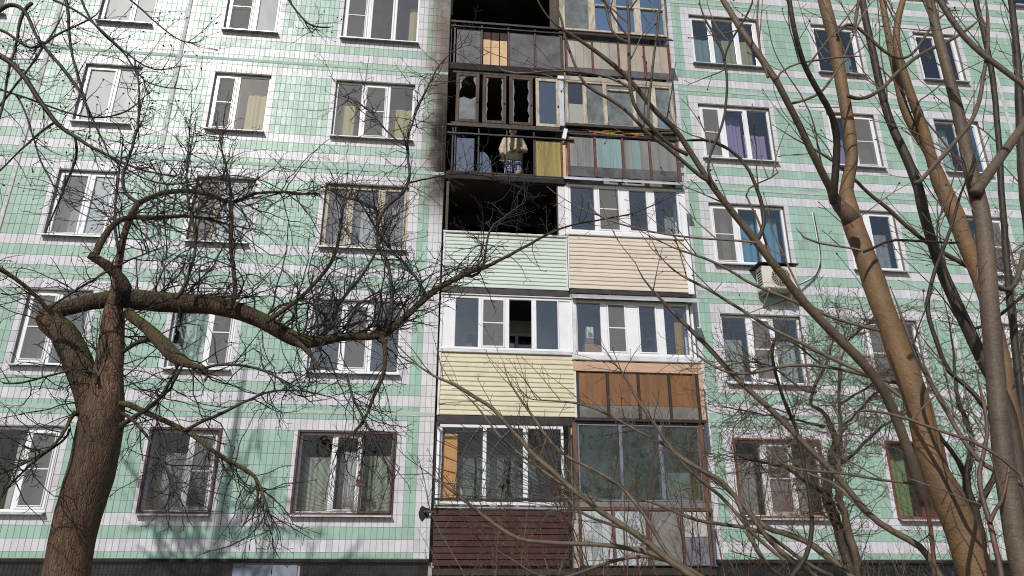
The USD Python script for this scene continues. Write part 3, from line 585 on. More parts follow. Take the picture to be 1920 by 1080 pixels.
def siding(bal, xa, xb, z0, z1, n, matn, cap, capw=0.05, name='plank', trim=None):
    h = (z1-z0)/n
    for i in range(n):
        za, zb = z0+h*i, z0+h*(i+1); j = RNG.normal(0, 0.0015)
        v = []
        for x in (xa, xb): v += [(x, FRONT-0.018+j, za+0.001), (x, FRONT-0.020+j, za+h*0.18), (x, FRONT-0.006+j, zb-0.003), (x, FRONT+0.004, zb-0.001), (x, FRONT+0.004, za+0.001)]
        MB().add(v, [(0, 5, 6, 1), (1, 6, 7, 2), (2, 7, 8, 3), (4, 9, 5, 0)]).build(name, M[matn], bal)
    MB().box(xa, xb, FRONT+0.006, FRONT+0.02, z0, z1).build('backing', M['dark_sheet'], bal)
    # flank panel towards the wall
    for x in (xa if xa < -1 else None, xb if xb > 1 else None):
        if x is not None: MB().box(x-0.012 if x < 0 else x, x if x < 0 else x+0.012, FRONT, -0.002, z0, z1).build('side_panel', M[matn], bal)
    if trim:
        for x in (xa, xb): MB().bbox(x-0.022, x+0.022, FRONT-0.032, FRONT-0.02, z0-0.01, z1, 0.004).build('corner_trim', M[trim], bal)
    MB().bbox(xa-0.03, xb+0.03, FRONT-0.05, FRONT+0.10, z1+0.001, z1+capw, 0.01).build('parapet_cap', M[cap], bal)
def posts(bal, pxs, py, z0, z1, w, matn, y=FRONT-0.025, name='post'):
    for p in pxs:
        x = fx(p, py); MB().bbox(x-w/2, x+w/2, y, y+0.04, z0, z1, 0.005).build(name, M[matn], bal)
def glazing(bal, cells, py, z0, z1, fm, glass='glass_clear', bar=0.06, y=FRONT, ends=True):
    """cells: (px from, px to, kind); the gaps between the cells are filled with frame"""
    y0, y1 = y+0.01, y+0.075
    xs = [(fx(a, py), fx(b_, py), k) for a, b_, k in cells]
    f = MB(); f.bbox(xs[0][0]-0.05, xs[-1][1]+0.05, y0, y1, z0, z0+bar); f.bbox(xs[0][0]-0.05, xs[-1][1]+0.05, y0, y1, z1-bar, z1)
    edges = [xs[0][0]-0.05]+sum([[a, b_] for a, b_, _ in xs], [])+[xs[-1][1]+0.05]
    for a, b_ in zip(edges[0::2], edges[1::2]):
        if b_-a > 0.004: f.bbox(a, b_, y0, y1, z0+bar, z1-bar)
    f.build('window_frame', M[fm], bal)
    for a, b_, kind in xs:
        za, zb = z0+bar, z1-bar
        if kind == 'open': continue
        if kind == 'white': MB().bbox(a, b_, y0+0.02, y1-0.01, za, zb).build('blank_panel', M[fm], bal); continue
        if kind in 'ns' or kind == 'n':
            s = MB(); frame_rect(s, a+0.002, b_-0.002, y0-0.012, y0+0.03, za+0.002, zb-0.002, 0.032); s.build('sash', M[fm], bal)
            if kind == 'n':
                zm = (za+zb)/2; s = MB(); s.bbox(a+0.034, b_-0.034, y0-0.006, y0+0.008, zm-0.012, zm+0.012, 0.003); s.build('net_bar', M[fm], bal)
                MB().add([(a+.03, y0, za+.03), (b_-.03, y0, za+.03), (b_-.03, y0, zb-.03), (a+.03, y0, zb-.03)], [(0, 1, 2, 3)]).build('mosquito_net', M['net'], bal)
        pane_mesh(a-0.002, b_+0.002, za-0.002, zb+0.002, y0+0.036, 0.002 if glass != 'glass_mirror' else 0.004).build('pane', M[{'m': 'glass_blue', 'd': 'glass_dusty'}.get(kind, glass)], bal)
def flank(bal, z0, z1, sx, fm, glass='glass_clear'):
    """glazed return between the front and the wall"""
    x = LX if sx < 0 else RX
    b = MB()
    for ya, yb, za, zb in ((FRONT+0.08, -0.005, z0, z0+0.06), (FRONT+0.08, -0.005, z1-0.06, z1), (FRONT+0.08, FRONT+0.14, z0+0.06, z1-0.06), (-0.06, -0.005, z0+0.06, z1-0.06)):
        b.box(min(x, x-sx*0.05), max(x, x-sx*0.05), ya, yb, za, zb)
    b.build('side_frame', M[fm], bal)
    xm = x-sx*0.025
    MB().add([(xm, FRONT+0.14, z0+.06), (xm, -0.06, z0+.06), (xm, -0.06, z1-.06), (xm, FRONT+0.14, z1-.06)], [(0, 1, 2, 3)]).build('side_pane', M[glass], bal)

# --- left stack, ground floor: wine red sheet, sunburst grille
B = empty('balcony', building, label='ground-floor left balcony with wine red sheet parapet and black sunburst grille')
xa, xb = LX, fx(1066, 1000)
n = 9; prof = []
for i in range(n):
    h = (2.52-1.56)/n; z = 1.56+h*i
    prof += [(z, -0.010), (z+h*0.10, -0.034), (z+h*0.30, -0.034), (z+h*0.42, -0.010), (z+h*0.97, -0.012)]
prof.append((2.52, -0.010))
v = [(x, FRONT+yy, zz) for x in (xa, xb) for zz, yy in prof]; q = len(prof)
MB().add(v, [(i, q+i, q+i+1, i+1) for i in range(q-1)]).build('corrugated_sheet', M['wine'], B)
MB().box(xa, xa+0.01, FRONT, -0.002, 1.56, 2.52).build('side_panel', M['wine'], B)
MB().bbox(xa-0.01, xb, FRONT-0.06, FRONT+0.09, 2.535, 2.575, 0.008).build('ledge', M['zinc'], B)
glazing(B, [(828, 905, 'p'), (912, 981, 'p'), (990, 1053, 'p')], 860, 2.6, 4.06, 'pvc', 'glass_low', bar=0.055)
flank(B, 2.6, 4.06, -1, 'pvc')
b = MB(); zt, zb_, xl, xr = 4.08, 2.66, LX-0.03, fx(1067, 860)
for x in (xl, xr-0.03): b.box(x, x+0.03, FRONT-0.19, FRONT-0.155, zb_-0.1, zt)
b.box(xl, xr, FRONT-0.188, FRONT-0.158, zb_, zb_+0.045); b.box(xl, xr, FRONT-0.188, FRONT-0.158, zt-0.04, zt-0.003)
for z in (zb_+0.01, zt-0.03): b.box(xl+0.002, xl+0.028, FRONT-0.155, -0.002, z, z+0.025)
b.build('grille_frame', M['iron'], B)
b = MB(); ox, oz = xr-0.06, zb_+0.03
for a in np.linspace(math.pi/2+0.05, math.pi-0.03, 17):
    d = np.array((math.cos(a), math.sin(a))); t = min((xl-ox)/d[0] if d[0] < -1e-6 else 9, (zt-oz)/d[1]); b.tube([(ox, FRONT-0.172, oz), (ox+d[0]*t, FRONT-0.172, oz+d[1]*t)], 0.007, 5)
for rr in (0.55, 1.1, 1.65, 2.1):
    a = np.linspace(math.pi/2, math.pi, 24); P = np.stack([ox+rr*np.cos(a), np.full(24, FRONT-0.166), oz+rr*np.sin(a)], 1); P = P[(P[:, 0] > xl) & (P[:, 2] < zt)]
    if len(P) > 1: b.tube(P, 0.007, 5)
b.build('sunburst_bars', M['iron'], B)
# --- second floor: yellow siding, white glazing
B = empty('balcony', building, label='second-floor left balcony with pale yellow siding and white window frames')
siding(B, LX, fx(1078, 720), 4.24, 5.46, 13, 'yellow', 'pvc_old', 0.06, trim='pvc_old')
glazing(B, [(830, 852, 'white'), (854, 897, 'p'), (903, 947, 'n'), (955, 997, 'open'), (1006, 1046, 'p'), (1048, 1069, 'white')], 600, 5.54, 6.66, 'pvc', bar=0.05)
flank(B, 5.54, 6.66, -1, 'pvc')
MB().bbox(LX-0.03, fx(1072, 545), FRONT-0.02, FRONT+0.1, 6.665, 6.69, 0.004).build('top_rail', M['pvc_old'], B)
# --- third floor: mint siding below a burnt-out opening
B = empty('balcony', building, label='third-floor left balcony with mint siding below a burnt-out black opening')
siding(B, LX, fx(1063, 490), 6.84, 8.02, 14, 'mint', 'pvc_old', 0.05, trim='pvc_old')
MB().bbox(LX, LX+0.06, FRONT+0.01, FRONT+0.07, 8.08, 9.25).build('scorched_post', M['wood_burnt'], B)
MB().bbox(-0.2, -0.06, FRONT-0.005, FRONT+0.06, 8.075, 9.25).build('end_panel', M['pvc_old'], B)
MB().bbox(-0.225, -0.2, FRONT, FRONT+0.06, 8.075, 9.25).build('scorched_post', M['wood_burnt'], B)
b = MB()
for i in range(9): x = RNG.uniform(-2.3, -0.5); hh = RNG.uniform(0.3, 1.0); b.box(x, x+RNG.uniform(.1, .5), BACK-0.45, BACK-0.1, 6.9, 7.9+hh*0.6)
b.build('charred_clutter', M['soot'], B, kind='stuff')
# --- fourth floor: burnt windows over an open railing
B = empty('balcony', building, label='fourth-floor left balcony burnt out, with broken windows above an open black railing')
MB().bbox(LX-0.03, fx(1060, 330), FRONT-0.05, FRONT+0.03, 9.29, 9.47, 0.01).build('edge_beam', M['soot'], B)
b = MB(); b.bbox(LX-0.02, fx(1060, 320), FRONT-0.052, FRONT-0.02, 9.40, 9.43); b.build('drip_strip', M['wood_burnt'], B)
for nm, z, h in (('top_rail', 10.60, 0.055), ('rail', 10.40, 0.04)):
    MB().bbox(LX-0.03, fx(1075, 250), FRONT-0.06, FRONT-0.01, z, z+h, 0.004).build(nm, M['iron'], B)
posts(B, [848, 853, 897, 950, 1001], 280, 9.47, 10.6, 0.034, 'iron')
posts(B, [1003, 1053], 280, 9.47, 10.42, 0.045, 'rust_red', FRONT-0.015)
pane_mesh(fx(856, 280), fx(889, 280), 9.5, 10.36, FRONT+0.02, 0.01).build('pane', M['glass_mirror'], B)
v2 = [(fx(900, 280), 9.5), (fx(922, 280), 9.5), (fx(921, 280), 9.78), (fx(915, 280), 9.93), (fx(908, 280), 10.02), (fx(900, 280), 10.0)]
def shard(poly, y, matn, name='broken_pane'):
    t = trimesh.creation.extrude_polygon(Polygon(poly), 0.004, engine='earcut'); v = t.vertices.copy(); t.vertices = np.stack([v[:, 0], y-v[:, 2], v[:, 1]], 1); t.invert()
    return MB().tm(t).build(name, M[matn], B)
shard(v2, FRONT+0.02, 'glass_mirror')
MB().bbox(fx(1005, 280), fx(1051, 280), FRONT+0.0, FRONT+0.012, 9.47, 10.38, 0.003).build('ribbed_pane', M['ribbed_yellow'], B)
MB().bbox(fx(1055, 280), -0.003, FRONT-0.005, FRONT+0.02, 9.5, 10.3, 0.003).build('narrow_board', M['wood_raw'], B)
MB().bbox(LX+0.02, fx(1003, 240), FRONT-0.005, FRONT+0.08, 9.475, 9.51).build('charred_ledge', M['wood_burnt'], B)
py = 185
zw0, zw1 = 10.72, 12.10
cells = [(861, 892), (911, 943), (961, 993), (1011, 1043)]
b = MB(); x_l, x_r = fx(847, py), fx(1048, py)
b.bbox(x_l, x_r, FRONT, FRONT+0.08, zw0-0.05, zw0+0.03); b.build('bottom_rail', M['wood_burnt'], B)
MB().bbox(x_l, x_r, FRONT, FRONT+0.08, zw1-0.05, zw1+0.04).build('head_rail', M['wood_burnt'], B)
for i, (pa, pb) in enumerate(cells):
    a, c_ = fx(pa, py), fx(pb, py); s = MB(); fw = 0.075
    frame_rect(s, a-fw, c_+fw, FRONT-0.006, FRONT+0.05, zw0+0.035, zw1-0.055, fw); s.build('sash', M['wood_burnt' if i < 3 else 'wood_cream'], B)
    za, zb2 = zw0+0.1, zw1-0.12
    if i == 3: pane_mesh(a, c_, za, zb2, FRONT+0.02).build('pane', M['glass_mirror'], B)
    elif i == 0:
        shard([(a, za), (c_, za), (c_, za+0.62), (a+0.26, za+0.54), (a+0.1, za+0.60), (a, za+0.55)], FRONT+0.02, 'glass_dusty')
        shard([(a, zb2), (a, zb2-0.42), (a+0.05, zb2-0.30), (a+0.03, zb2-0.18), (a+0.12, zb2-0.05), (a+0.2, zb2)], FRONT+0.02, 'glass_dusty'); shard([(c_, zb2), (c_, zb2-0.25), (c_-0.06, zb2-0.1), (c_-0.05, zb2)], FRONT+0.02, 'glass_dusty')
    else:
        for e, sg in ((a, 1), (c_, -1)):
            zz = np.linspace(za, zb2, 12); poly = [(e, za)]+[(e+sg*RNG.uniform(0.008, 0.05), z) for z in zz]+[(e, zb2)]
            shard(poly, FRONT+0.02, 'glass_dusty')
    MB().bbox(c_+0.02, c_+0.055, FRONT-0.03, FRONT-0.007, zw0+0.55, zw0+0.60).build('handle', M['iron'], B)
MB().bbox(fx(1048, py), -0.01, FRONT-0.03, FRONT+0.05, 10.78, 12.02, 0.006).build('corner_post', M['zinc'], B)
MB().bbox(fx(1046, py), -0.0, FRONT-0.05, FRONT+0.05, 12.03, 12.12, 0.006).build('post_cap', M['pvc'], B)
t = trimesh.creation.box((0.085, 0.05, 0.26)); t.apply_transform(trimesh.transformations.rotation_matrix(0.2, (0, 1, 0))); t.apply_translation((fx(1057, 236), FRONT-0.10, 10.52)); MB().tm(t).build('white_box', M['pvc'], B)
# --- fifth floor: smoked panels, one bay of raw boards
B = empty('balcony', building, label='fifth-floor left balcony, sooty grey panels with one bay of pale boards, open above')
MB().bbox(LX-0.03, fx(1056, 125), FRONT-0.04, FRONT+0.03, 12.12, 12.30, 0.01).build('edge_beam', M['soot'], B)
for nm, z, h in (('top_rail', 13.42, 0.06), ('rail', 13.30, 0.035)):
    MB().bbox(LX-0.03, fx(1056, 55), FRONT-0.06, FRONT-0.01, z, z+h, 0.004).build(nm, M['iron'], B)
posts(B, [852, 903, 953, 1003, 1053], 90, 12.3, 13.42, 0.04, 'grille_brown')
for pa, pb in ((856, 901), (955, 1001), (1005, 1051)):
    MB().bbox(fx(pa, 90), fx(pb, 90), FRONT, FRONT+0.012, 12.31, 13.28, 0.003).build('panel', M['panel_soot'], B)
for pa, pb, h in ((906, 920, .72), (921, 936, .70), (937, 951, .71)):
    x0, x1 = fx(pa, 95)+0.004, fx(pb, 95)-0.004
    MB().bbox(x0, x1, FRONT, FRONT+0.02, 12.31, 12.31+h, 0.003).build('raw_board', M['wood_raw'], B, label='pale raw board with a charred upper end'); MB().bbox(x0, x1, FRONT, FRONT+0.02, 12.312+h, 13.24, 0.003).build('charred_board', M['soot_brown'], B)
MB().bbox(LX, LX+0.1, FRONT+0.01, FRONT+0.03, 13.31, 13.4).build('white_tag', M['pvc'], B)
MB().bbox(LX-0.02, LX-0.005, FRONT, -0.002, 12.31, 13.3).build('side_panel', M['panel_soot'], B)
b = MB(); b.bbox(-0.28, -0.06, FRONT+0.06, FRONT+0.1, 13.5, 14.85); b.build('scorched_screen', M['wood_burnt'], B)
# --- right stack, ground floor
B = empty('balcony', building, label='ground-floor right balcony with peeling blue boards and large greenish panes')
pxs = [1088, 1151, 1215, 1280, 1330]
posts(B, pxs, 1000, 1.56, 2.52, 0.05, 'wood_brown', name='rusty_post')
for i, (pa, pb) in enumerate(zip(pxs, pxs[1:])):
    x0, x1 = fx(pa, 1000)+0.03, fx(pb, 1000)-0.03
    if i < 2:
        m_ = 3
        for j in range(m_):
            MB().bbox(x0+(x1-x0)*j/m_+0.003, x0+(x1-x0)*(j+1)/m_-0.003, FRONT+RNG.normal(0, .002), FRONT+0.02, 1.57, 2.51, 0.004).build('board', M['panel_blue'], B)
    elif i == 2: MB().bbox(x0, x1, FRONT, FRONT+0.015, 1.57, 2.51).build('sheet', M['panel_dull'], B)
    else:
        MB().bbox(x0, x1, FRONT, FRONT+0.015, 2.06, 2.51).build('sheet', M['panel_pale'], B); MB().bbox(x0, x1, FRONT-0.004, FRONT+0.011, 1.57, 2.055).build('lower_sheet', M['panel_steel'], B)
MB().bbox(0.01, RX, FRONT-0.02, FRONT+0.06, 2.525, 2.57).build('ledge', M['wood_brown'], B); MB().bbox(0.01, RX, FRONT-0.005, FRONT+0.04, 2.575, 2.68).build('kick_rail', M['panel_dull'], B)
glazing(B, [(1088, 1163, 'p'), (1169, 1238, 'p'), (1245, 1313, 'p')], 860, 2.69, 4.12, 'panel_steel', 'glass_green', bar=0.03)
posts(B, [1079, 1318], 860, 2.6, 4.14, 0.09, 'wood_brown', FRONT-0.02); flank(B, 2.69, 4.12, 1, 'wood_brown', 'glass_green')
MB().bbox(2.45, RX+0.01, FRONT-0.01, -0.002, 1.55, 1.57).build('base_sheet', M['wood_brown'], B); MB().box(RX-0.012, RX, FRONT+0.06, -0.002, 1.57, 2.52).build('side_panel', M['panel_steel'], B)
# --- second floor
B = empty('balcony', building, label='second-floor right balcony with varnished plywood panels below white window frames'); BR2 = B
pxs = [1083, 1140, 1198, 1256, 1309]
posts(B, pxs, 740, 4.22, 5.13, 0.05, 'dark_sheet')
for pa, pb in zip(pxs, pxs[1:]):
    x0, x1 = fx(pa, 740)+0.028, fx(pb, 740)-0.028
    MB().bbox(x0, x1, FRONT, FRONT+0.016, 4.49, 5.125, 0.003).build('plywood_panel', M['ply'], B); MB().bbox(x0, x1, FRONT-0.004, FRONT+0.012, 4.24, 4.485, 0.003).build('lower_sheet', M['lower_zinc'], B)
MB().bbox(0.02, RX+0.02, FRONT-0.05, FRONT+0.03, 4.17, 4.225).build('edge_strip', M['dark_sheet'], B)
MB().bbox(0.02, RX+0.02, FRONT-0.045, FRONT+0.03, 5.15, 5.345, 0.008).build('top_board', M['pink_board'], B); MB().bbox(RX-0.05, RX+0.03, FRONT-0.05, FRONT+0.0, 4.23, 5.148, 0.006).build('end_board', M['pink_board'], B)
MB().bbox(0.0, RX+0.03, FRONT-0.07, FRONT+0.1, 5.37, 5.48, 0.012).build('sill', M['pvc_old'], B)
glazing(B, [(1083, 1127, 'p'), (1139, 1175, 'n'), (1197, 1233, 's'), (1247, 1290, 'p')], 610, 5.5, 6.66, 'pvc', bar=0.055); flank(B, 5.5, 6.66, 1, 'pvc')
MB().bbox(fx(1074, 610), fx(1081, 610), FRONT-0.02, FRONT+0.07, 5.48, 6.72, 0.006).build('end_post', M['pvc_old'], B)
v = []
for x in (0.02, RX+0.10): v += [(x, FRONT-0.14, 6.67), (x, FRONT+0.026, 6.79), (x, FRONT+0.026, 6.78), (x, FRONT-0.14, 6.64)]
MB().add(v, [(0, 4, 5, 1), (1, 5, 6, 2), (2, 6, 7, 3), (3, 7, 4, 0), (0, 1, 2, 3), (4, 7, 6, 5)]).build('sloping_canopy', M['zinc'], B)
MB().box(RX, RX+0.012, FRONT, -0.002, 4.23, 5.15).build('side_panel', M['panel_steel'], B)
# --- third floor
B = empty('balcony', building, label='third-floor right balcony with beige siding and white window frames')
siding(B, fx(1065, 490), RX, 6.90, 8.10, 13, 'beige', 'pvc', 0.10, trim='pvc')
MB().bbox(RX-0.09, RX+0.035, FRONT-0.04, FRONT-0.021, 6.86, 8.09, 0.005).build('corner_board', M['pvc'], B)
glazing(B, [(1071, 1115, 'p'), (1122, 1163, 'n'), (1178, 1216, 's'), (1229, 1271, 'p')], 390, 8.2, 9.34, 'pvc', bar=0.05); flank(B, 8.2, 9.34, 1, 'pvc')
posts(B, [1281], 390, 8.2, 9.34, 0.13, 'pvc', FRONT+0.0, 'end_post'); posts(B, [1063], 390, 8.15, 9.36, 0.09, 'pvc', FRONT-0.005, 'end_post')
v = []
for x in (-0.08, RX+0.10): v += [(x, FRONT-0.16, 9.40), (x, FRONT+0.026, 9.53), (x, FRONT+0.026, 9.52), (x, FRONT-0.16, 9.36)]
MB().add(v, [(0, 4, 5, 1), (1, 5, 6, 2), (2, 6, 7, 3), (3, 7, 4, 0), (0, 1, 2, 3), (4, 7, 6, 5)]).build('sloping_canopy', M['zinc'], B)
# --- fourth floor
B = empty('balcony', building, label='fourth-floor right balcony with ribbed glass parapet, red posts and old peeling window frames')
pxs = [1066, 1116, 1168, 1219, 1270]
posts(B, pxs, 295, 9.54, 10.56, 0.05, 'rust_red')
for i, (pa, pb) in enumerate(zip(pxs, pxs[1:])):
    x0, x1 = fx(pa, 295)+0.028, fx(pb, 295)-0.028; zl = 9.66
    m_ = 3
    for j in range(m_):
        mm = M['ribbed_teal' if (i == 1 or (i == 2 and j == 1)) else 'ribbed_grey']
        MB().bbox(x0+(x1-x0)*j/m_+0.0015, x0+(x1-x0)*(j+1)/m_-0.0015, FRONT+RNG.normal(0, 0.001), FRONT+0.012, zl+0.12, 10.54, 0.003).build('ribbed_pane', mm, B)
    MB().bbox(x0, x1, FRONT-0.002, FRONT+0.012, 9.54, zl+0.117, 0.003).build('lower_sheet', M['panel_soot'], B)
MB().bbox(0.02, RX+0.03, FRONT-0.06, FRONT+0.05, 10.78, 10.86, 0.006).build('ledge', M['dark_sheet'], B); MB().bbox(0.02, RX, FRONT-0.05, FRONT-0.01, 10.56, 10.61, 0.004).build('rail', M['iron'], B)
MB().box(0.02, RX-0.02, FRONT+0.03, FRONT+0.05, 10.56, 10.78).build('dark_gap', M['soot'], B)
b = MB()
for i in range(5):
    s = np.linspace(0, 1, 20); P = np.stack([0.55+1.25*s, FRONT-0.005+0.012*np.sin(s*9+i), 10.63+0.022*i+0.035*np.sin(s*(5+i)+i)], 1); b.tube(P, 0.009, 5)
b.build('copper_cables', M['orange_board'], B)
glazing(B, [(1066, 1094, 'p'), (1101, 1132, 'd'), (1139, 1186, 'd'), (1194, 1222, 'd'), (1231, 1258, 'd')], 195, 10.87, 12.05, 'wood_cream', 'glass_clear', bar=0.045); flank(B, 10.87, 12.05, 1, 'wood_cream', 'glass_dusty')
MB().bbox(fx(1139, 165), fx(1186, 165), FRONT+0.0, FRONT+0.04, 11.84, 11.88).build('vent_bar', M['wood_cream'], B)
MB().bbox(fx(1066, 215), fx(1095, 215), FRONT+0.06, FRONT+0.09, 10.9, 11.45).build('inner_board', M['cream_board'], B)
# --- fifth floor
B = empty('balcony', building, label='fifth-floor right balcony with weathered grey panels and blue reflecting panes')
pxs = [1062, 1111, 1160, 1208, 1254]
posts(B, pxs, 110, 12.24, 13.24, 0.042, 'rust_red')
for i, (pa, pb) in enumerate(zip(pxs, pxs[1:])):
    x0, x1 = fx(pa, 110)+0.023, fx(pb, 110)-0.023
    for j in range(3):
        MB().bbox(x0+(x1-x0)*j/3+0.002, x0+(x1-x0)*(j+1)/3-0.002, FRONT+RNG.normal(0, 0.001), FRONT+0.012, 12.42, 13.22, 0.003).build('panel', M['panel_pink' if i > 1 and j != 1 else 'panel_grey'], B)
    MB().bbox(x0, x1, FRONT-0.003, FRONT+0.012, 12.24, 12.416, 0.003).build('lower_sheet', M['panel_soot'], B)
v = []
for x in (0.0, RX+0.06): v += [(x, FRONT-0.13, 13.30), (x, FRONT+0.06, 13.50), (x, FRONT+0.06, 13.48), (x, FRONT-0.12, 13.27)]
MB().add(v, [(0, 4, 5, 1), (1, 5, 6, 2), (2, 6, 7, 3), (3, 7, 4, 0), (0, 1, 2, 3), (4, 7, 6, 5)]).build('dark_canopy', M['dark_sheet'], B)
glazing(B, [(1060, 1104, 'd'), (1116, 1148, 'm'), (1157, 1190, 'm'), (1202, 1244, 'm')], 30, 13.5, 14.85, 'wood_cream', 'glass_clear', bar=0.06); flank(B, 13.5, 14.85, 1, 'wood_cream', 'glass_mirror')
MB().bbox(fx(1116, 5), fx(1244, 5), FRONT+0.0, FRONT+0.06, 14.28, 14.33).build('cross_bar', M['wood_cream'], B)
# --- sixth floor, above the frame
for side, xa, xb in (('left', LX, -0.02), ('right', 0.02, RX)):
    B = empty('balcony', building, label=f'sixth-floor {side} balcony with plain weathered panels')
    for j in range(5): MB().bbox(xa+(xb-xa)*j/5+0.01, xa+(xb-xa)*(j+1)/5-0.01, FRONT, FRONT+0.012, 15.05, 16.05).build('panel', M['panel_grey'], B)
    MB().bbox(xa, xb, FRONT-0.03, FRONT+0.03, 16.05, 16.1).build('top_rail', M['rust_red'], B)
for k, side, zb, zt, x0, x1 in ((1, 'L', 4.085, 4.235, LX, 0.0), (2, 'L', 6.70, 6.835, LX, -0.02), (2, 'R', 6.80, 6.895, 0.0, RX), (3, 'L', 9.27, 9.288, LX, 0.0), (1, 'R', 4.13, 4.168, 0.0, RX)):
    MB().bbox(x0, x1, FRONT-0.004, FRONT+0.028, zb, zt, 0.004).build('slab_edge', M['dark_sheet'], loggia)
# wall hole with pipe stub beside the ground-floor balcony
p = at(795, 962); b = MB(); th = np.linspace(0, 2*math.pi, 11)[:-1]
P = [(p[0]+0.10*math.cos(a)*RNG.uniform(.6, 1.3), p[2]+0.13*math.sin(a)*RNG.uniform(.6, 1.3)) for a in th]
t = trimesh.creation.extrude_polygon(Polygon(P).buffer(0), 0.004, engine='earcut'); v = t.vertices.copy(); t.vertices = np.stack([v[:, 0], -0.004-v[:, 2], v[:, 1]], 1); t.invert(); MB().tm(t).build('broken_plaster', M['soot'], wall)
MB().tube([(p[0], 0.0, p[2]+.02), (p[0]+0.02, -0.1, p[2]+.02), (p[0]+0.2, -0.13, p[2]+.01), (-2.62, -0.13, p[2]+0.01)], 0.022, 8).build('pipe_stub', M['wood_burnt'], wall, smooth=50)

# ---------------------------------------------------------------- things in and on the balconies
def carton(loc, sx, sy, sz, matn, label, print_=False, rot=0):
    t = empty('carton', None, loc, rot, label=label, cat='box')
    MB().bbox(-sx/2, sx/2, -sy/2, sy/2, 0, sz, 0.006).build('body', M[matn], t)
    if print_: MB().bbox(-sx*0.32, sx*0.32, -sy/2-0.004, -sy/2-0.001, sz*0.08, sz*0.45).build('printed_mark', M['green_card'], t)
    else: MB().box(-sx/2+0.01, sx/2-0.01, -0.025, 0.025, sz+0.001, sz+0.003).build('tape', M['cream_board'], t)
zs = 5.56
MB().box(0.10, 0.72, FRONT+0.10, FRONT+0.42, zs-0.03, zs-0.002).build('shelf_board', M['cream_board'], BR2)
def X1(px): return fx(px, 655, FRONT+0.22)
carton((X1(1104), FRONT+0.22, zs), 0.2, 0.2, 0.20, 'cardboard', 'brown cardboard box, lower left of the stack in the second-floor right balcony')
carton((X1(1104)+0.01, FRONT+0.22, zs+0.206), 0.17, 0.17, 0.12, 'cardboard_red', 'reddish cardboard box stacked under the white printed box in the balcony window')
carton((X1(1106)+0.005, FRONT+0.22, zs+0.332), 0.14, 0.13, 0.24, 'white_card', 'white carton with green printed mark on top of the balcony boxes', True)
carton((X1(1119), FRONT+0.2, zs), 0.15, 0.18, 0.17, 'cardboard', 'small tan cardboard box, right of the stacked boxes in the balcony window')
m_ = curtain_mesh(fx(1264, 620, FRONT+0.2), fx(1281, 620, FRONT+0.2), 5.56, 6.3, FRONT+0.2, 0.02, 3); m_.build('curtain', M['cur_ochre'], smooth=True, label='ochre yellow curtain in the right pane of the second-floor right balcony', cat='curtain')
m_ = curtain_mesh(fx(1244, 400, FRONT+0.2), fx(1262, 400, FRONT+0.2), 8.26, 8.75, FRONT+0.2, 0.015, 5); m_.build('curtain', M['cur_sage'], smooth=True, label='short pale curtain in the right pane of the third-floor right balcony', cat='curtain')
MB().bbox(fx(830, 860, FRONT+0.12), fx(857, 860, FRONT+0.12), FRONT+0.12, FRONT+0.14, 2.5, 3.9, 0.004).build('plywood_sheet', M['orange_board'], label='orange plywood sheet standing inside the ground-floor left balcony', cat='board')
b = MB(); b.bbox(fx(1247, 920, FRONT+0.25), fx(1298, 920, FRONT+0.25), FRONT+0.25, FRONT+0.6, 2.6, 3.25, 0.03); b.build('white_box', M['pvc'], label='white box standing behind the greenish panes of the ground-floor right balcony', cat='box')
MB().bbox(fx(1301, 915, FRONT+0.13), fx(1313, 915, FRONT+0.13), FRONT+0.13, FRONT+0.16, 2.6, 3.12, 0.01).build('orange_board', M['orange_board'], label='narrow orange board leaning inside the ground-floor right balcony', cat='board')
b = MB(); cx = (fx(1231, 228, FRONT+0.22)+fx(1257, 228, FRONT+0.22))/2
th = np.linspace(0, 2*math.pi, 25)[:-1]; prof = [(0.0, 10.94), (0.085, 10.95), (0.12, 11.02), (0.13, 11.2), (0.145, 11.33), (0.155, 11.335), (0.15, 11.32), (0.12, 11.2), (0.0, 11.1)]
v = np.array([(cx+r*math.cos(a), FRONT+0.24+r*math.sin(a), z) for r, z in prof for a in th]); q = []
for i in range(len(prof)-1):
    for j in range(24): q.append((i*24+j, i*24+(j+1) % 24, (i+1)*24+(j+1) % 24, (i+1)*24+j))
MB().add(v, q).build('plastic_tub', M['blue_tub'], smooth=40, label='blue plastic tub behind the right pane of the fourth-floor right balcony', cat='tub')
# crumpled bag on the grille of the right ground-floor window
p = at(1480, 800, -0.05); t = trimesh.creation.icosphere(3, 0.07); t.vertices *= (0.62+0.8*meshkit.fbm(t.vertices*22+5, 3, 2))[:, None]; t.vertices *= (1.5, 0.8, 0.9); t.apply_translation((p[0], -0.07, Z0+1.62))
MB().tm(t).build('plastic_bag', M['pvc_old'], smooth=30, label='crumpled grey plastic bag caught on top of a ground-floor window grille', cat='bag')

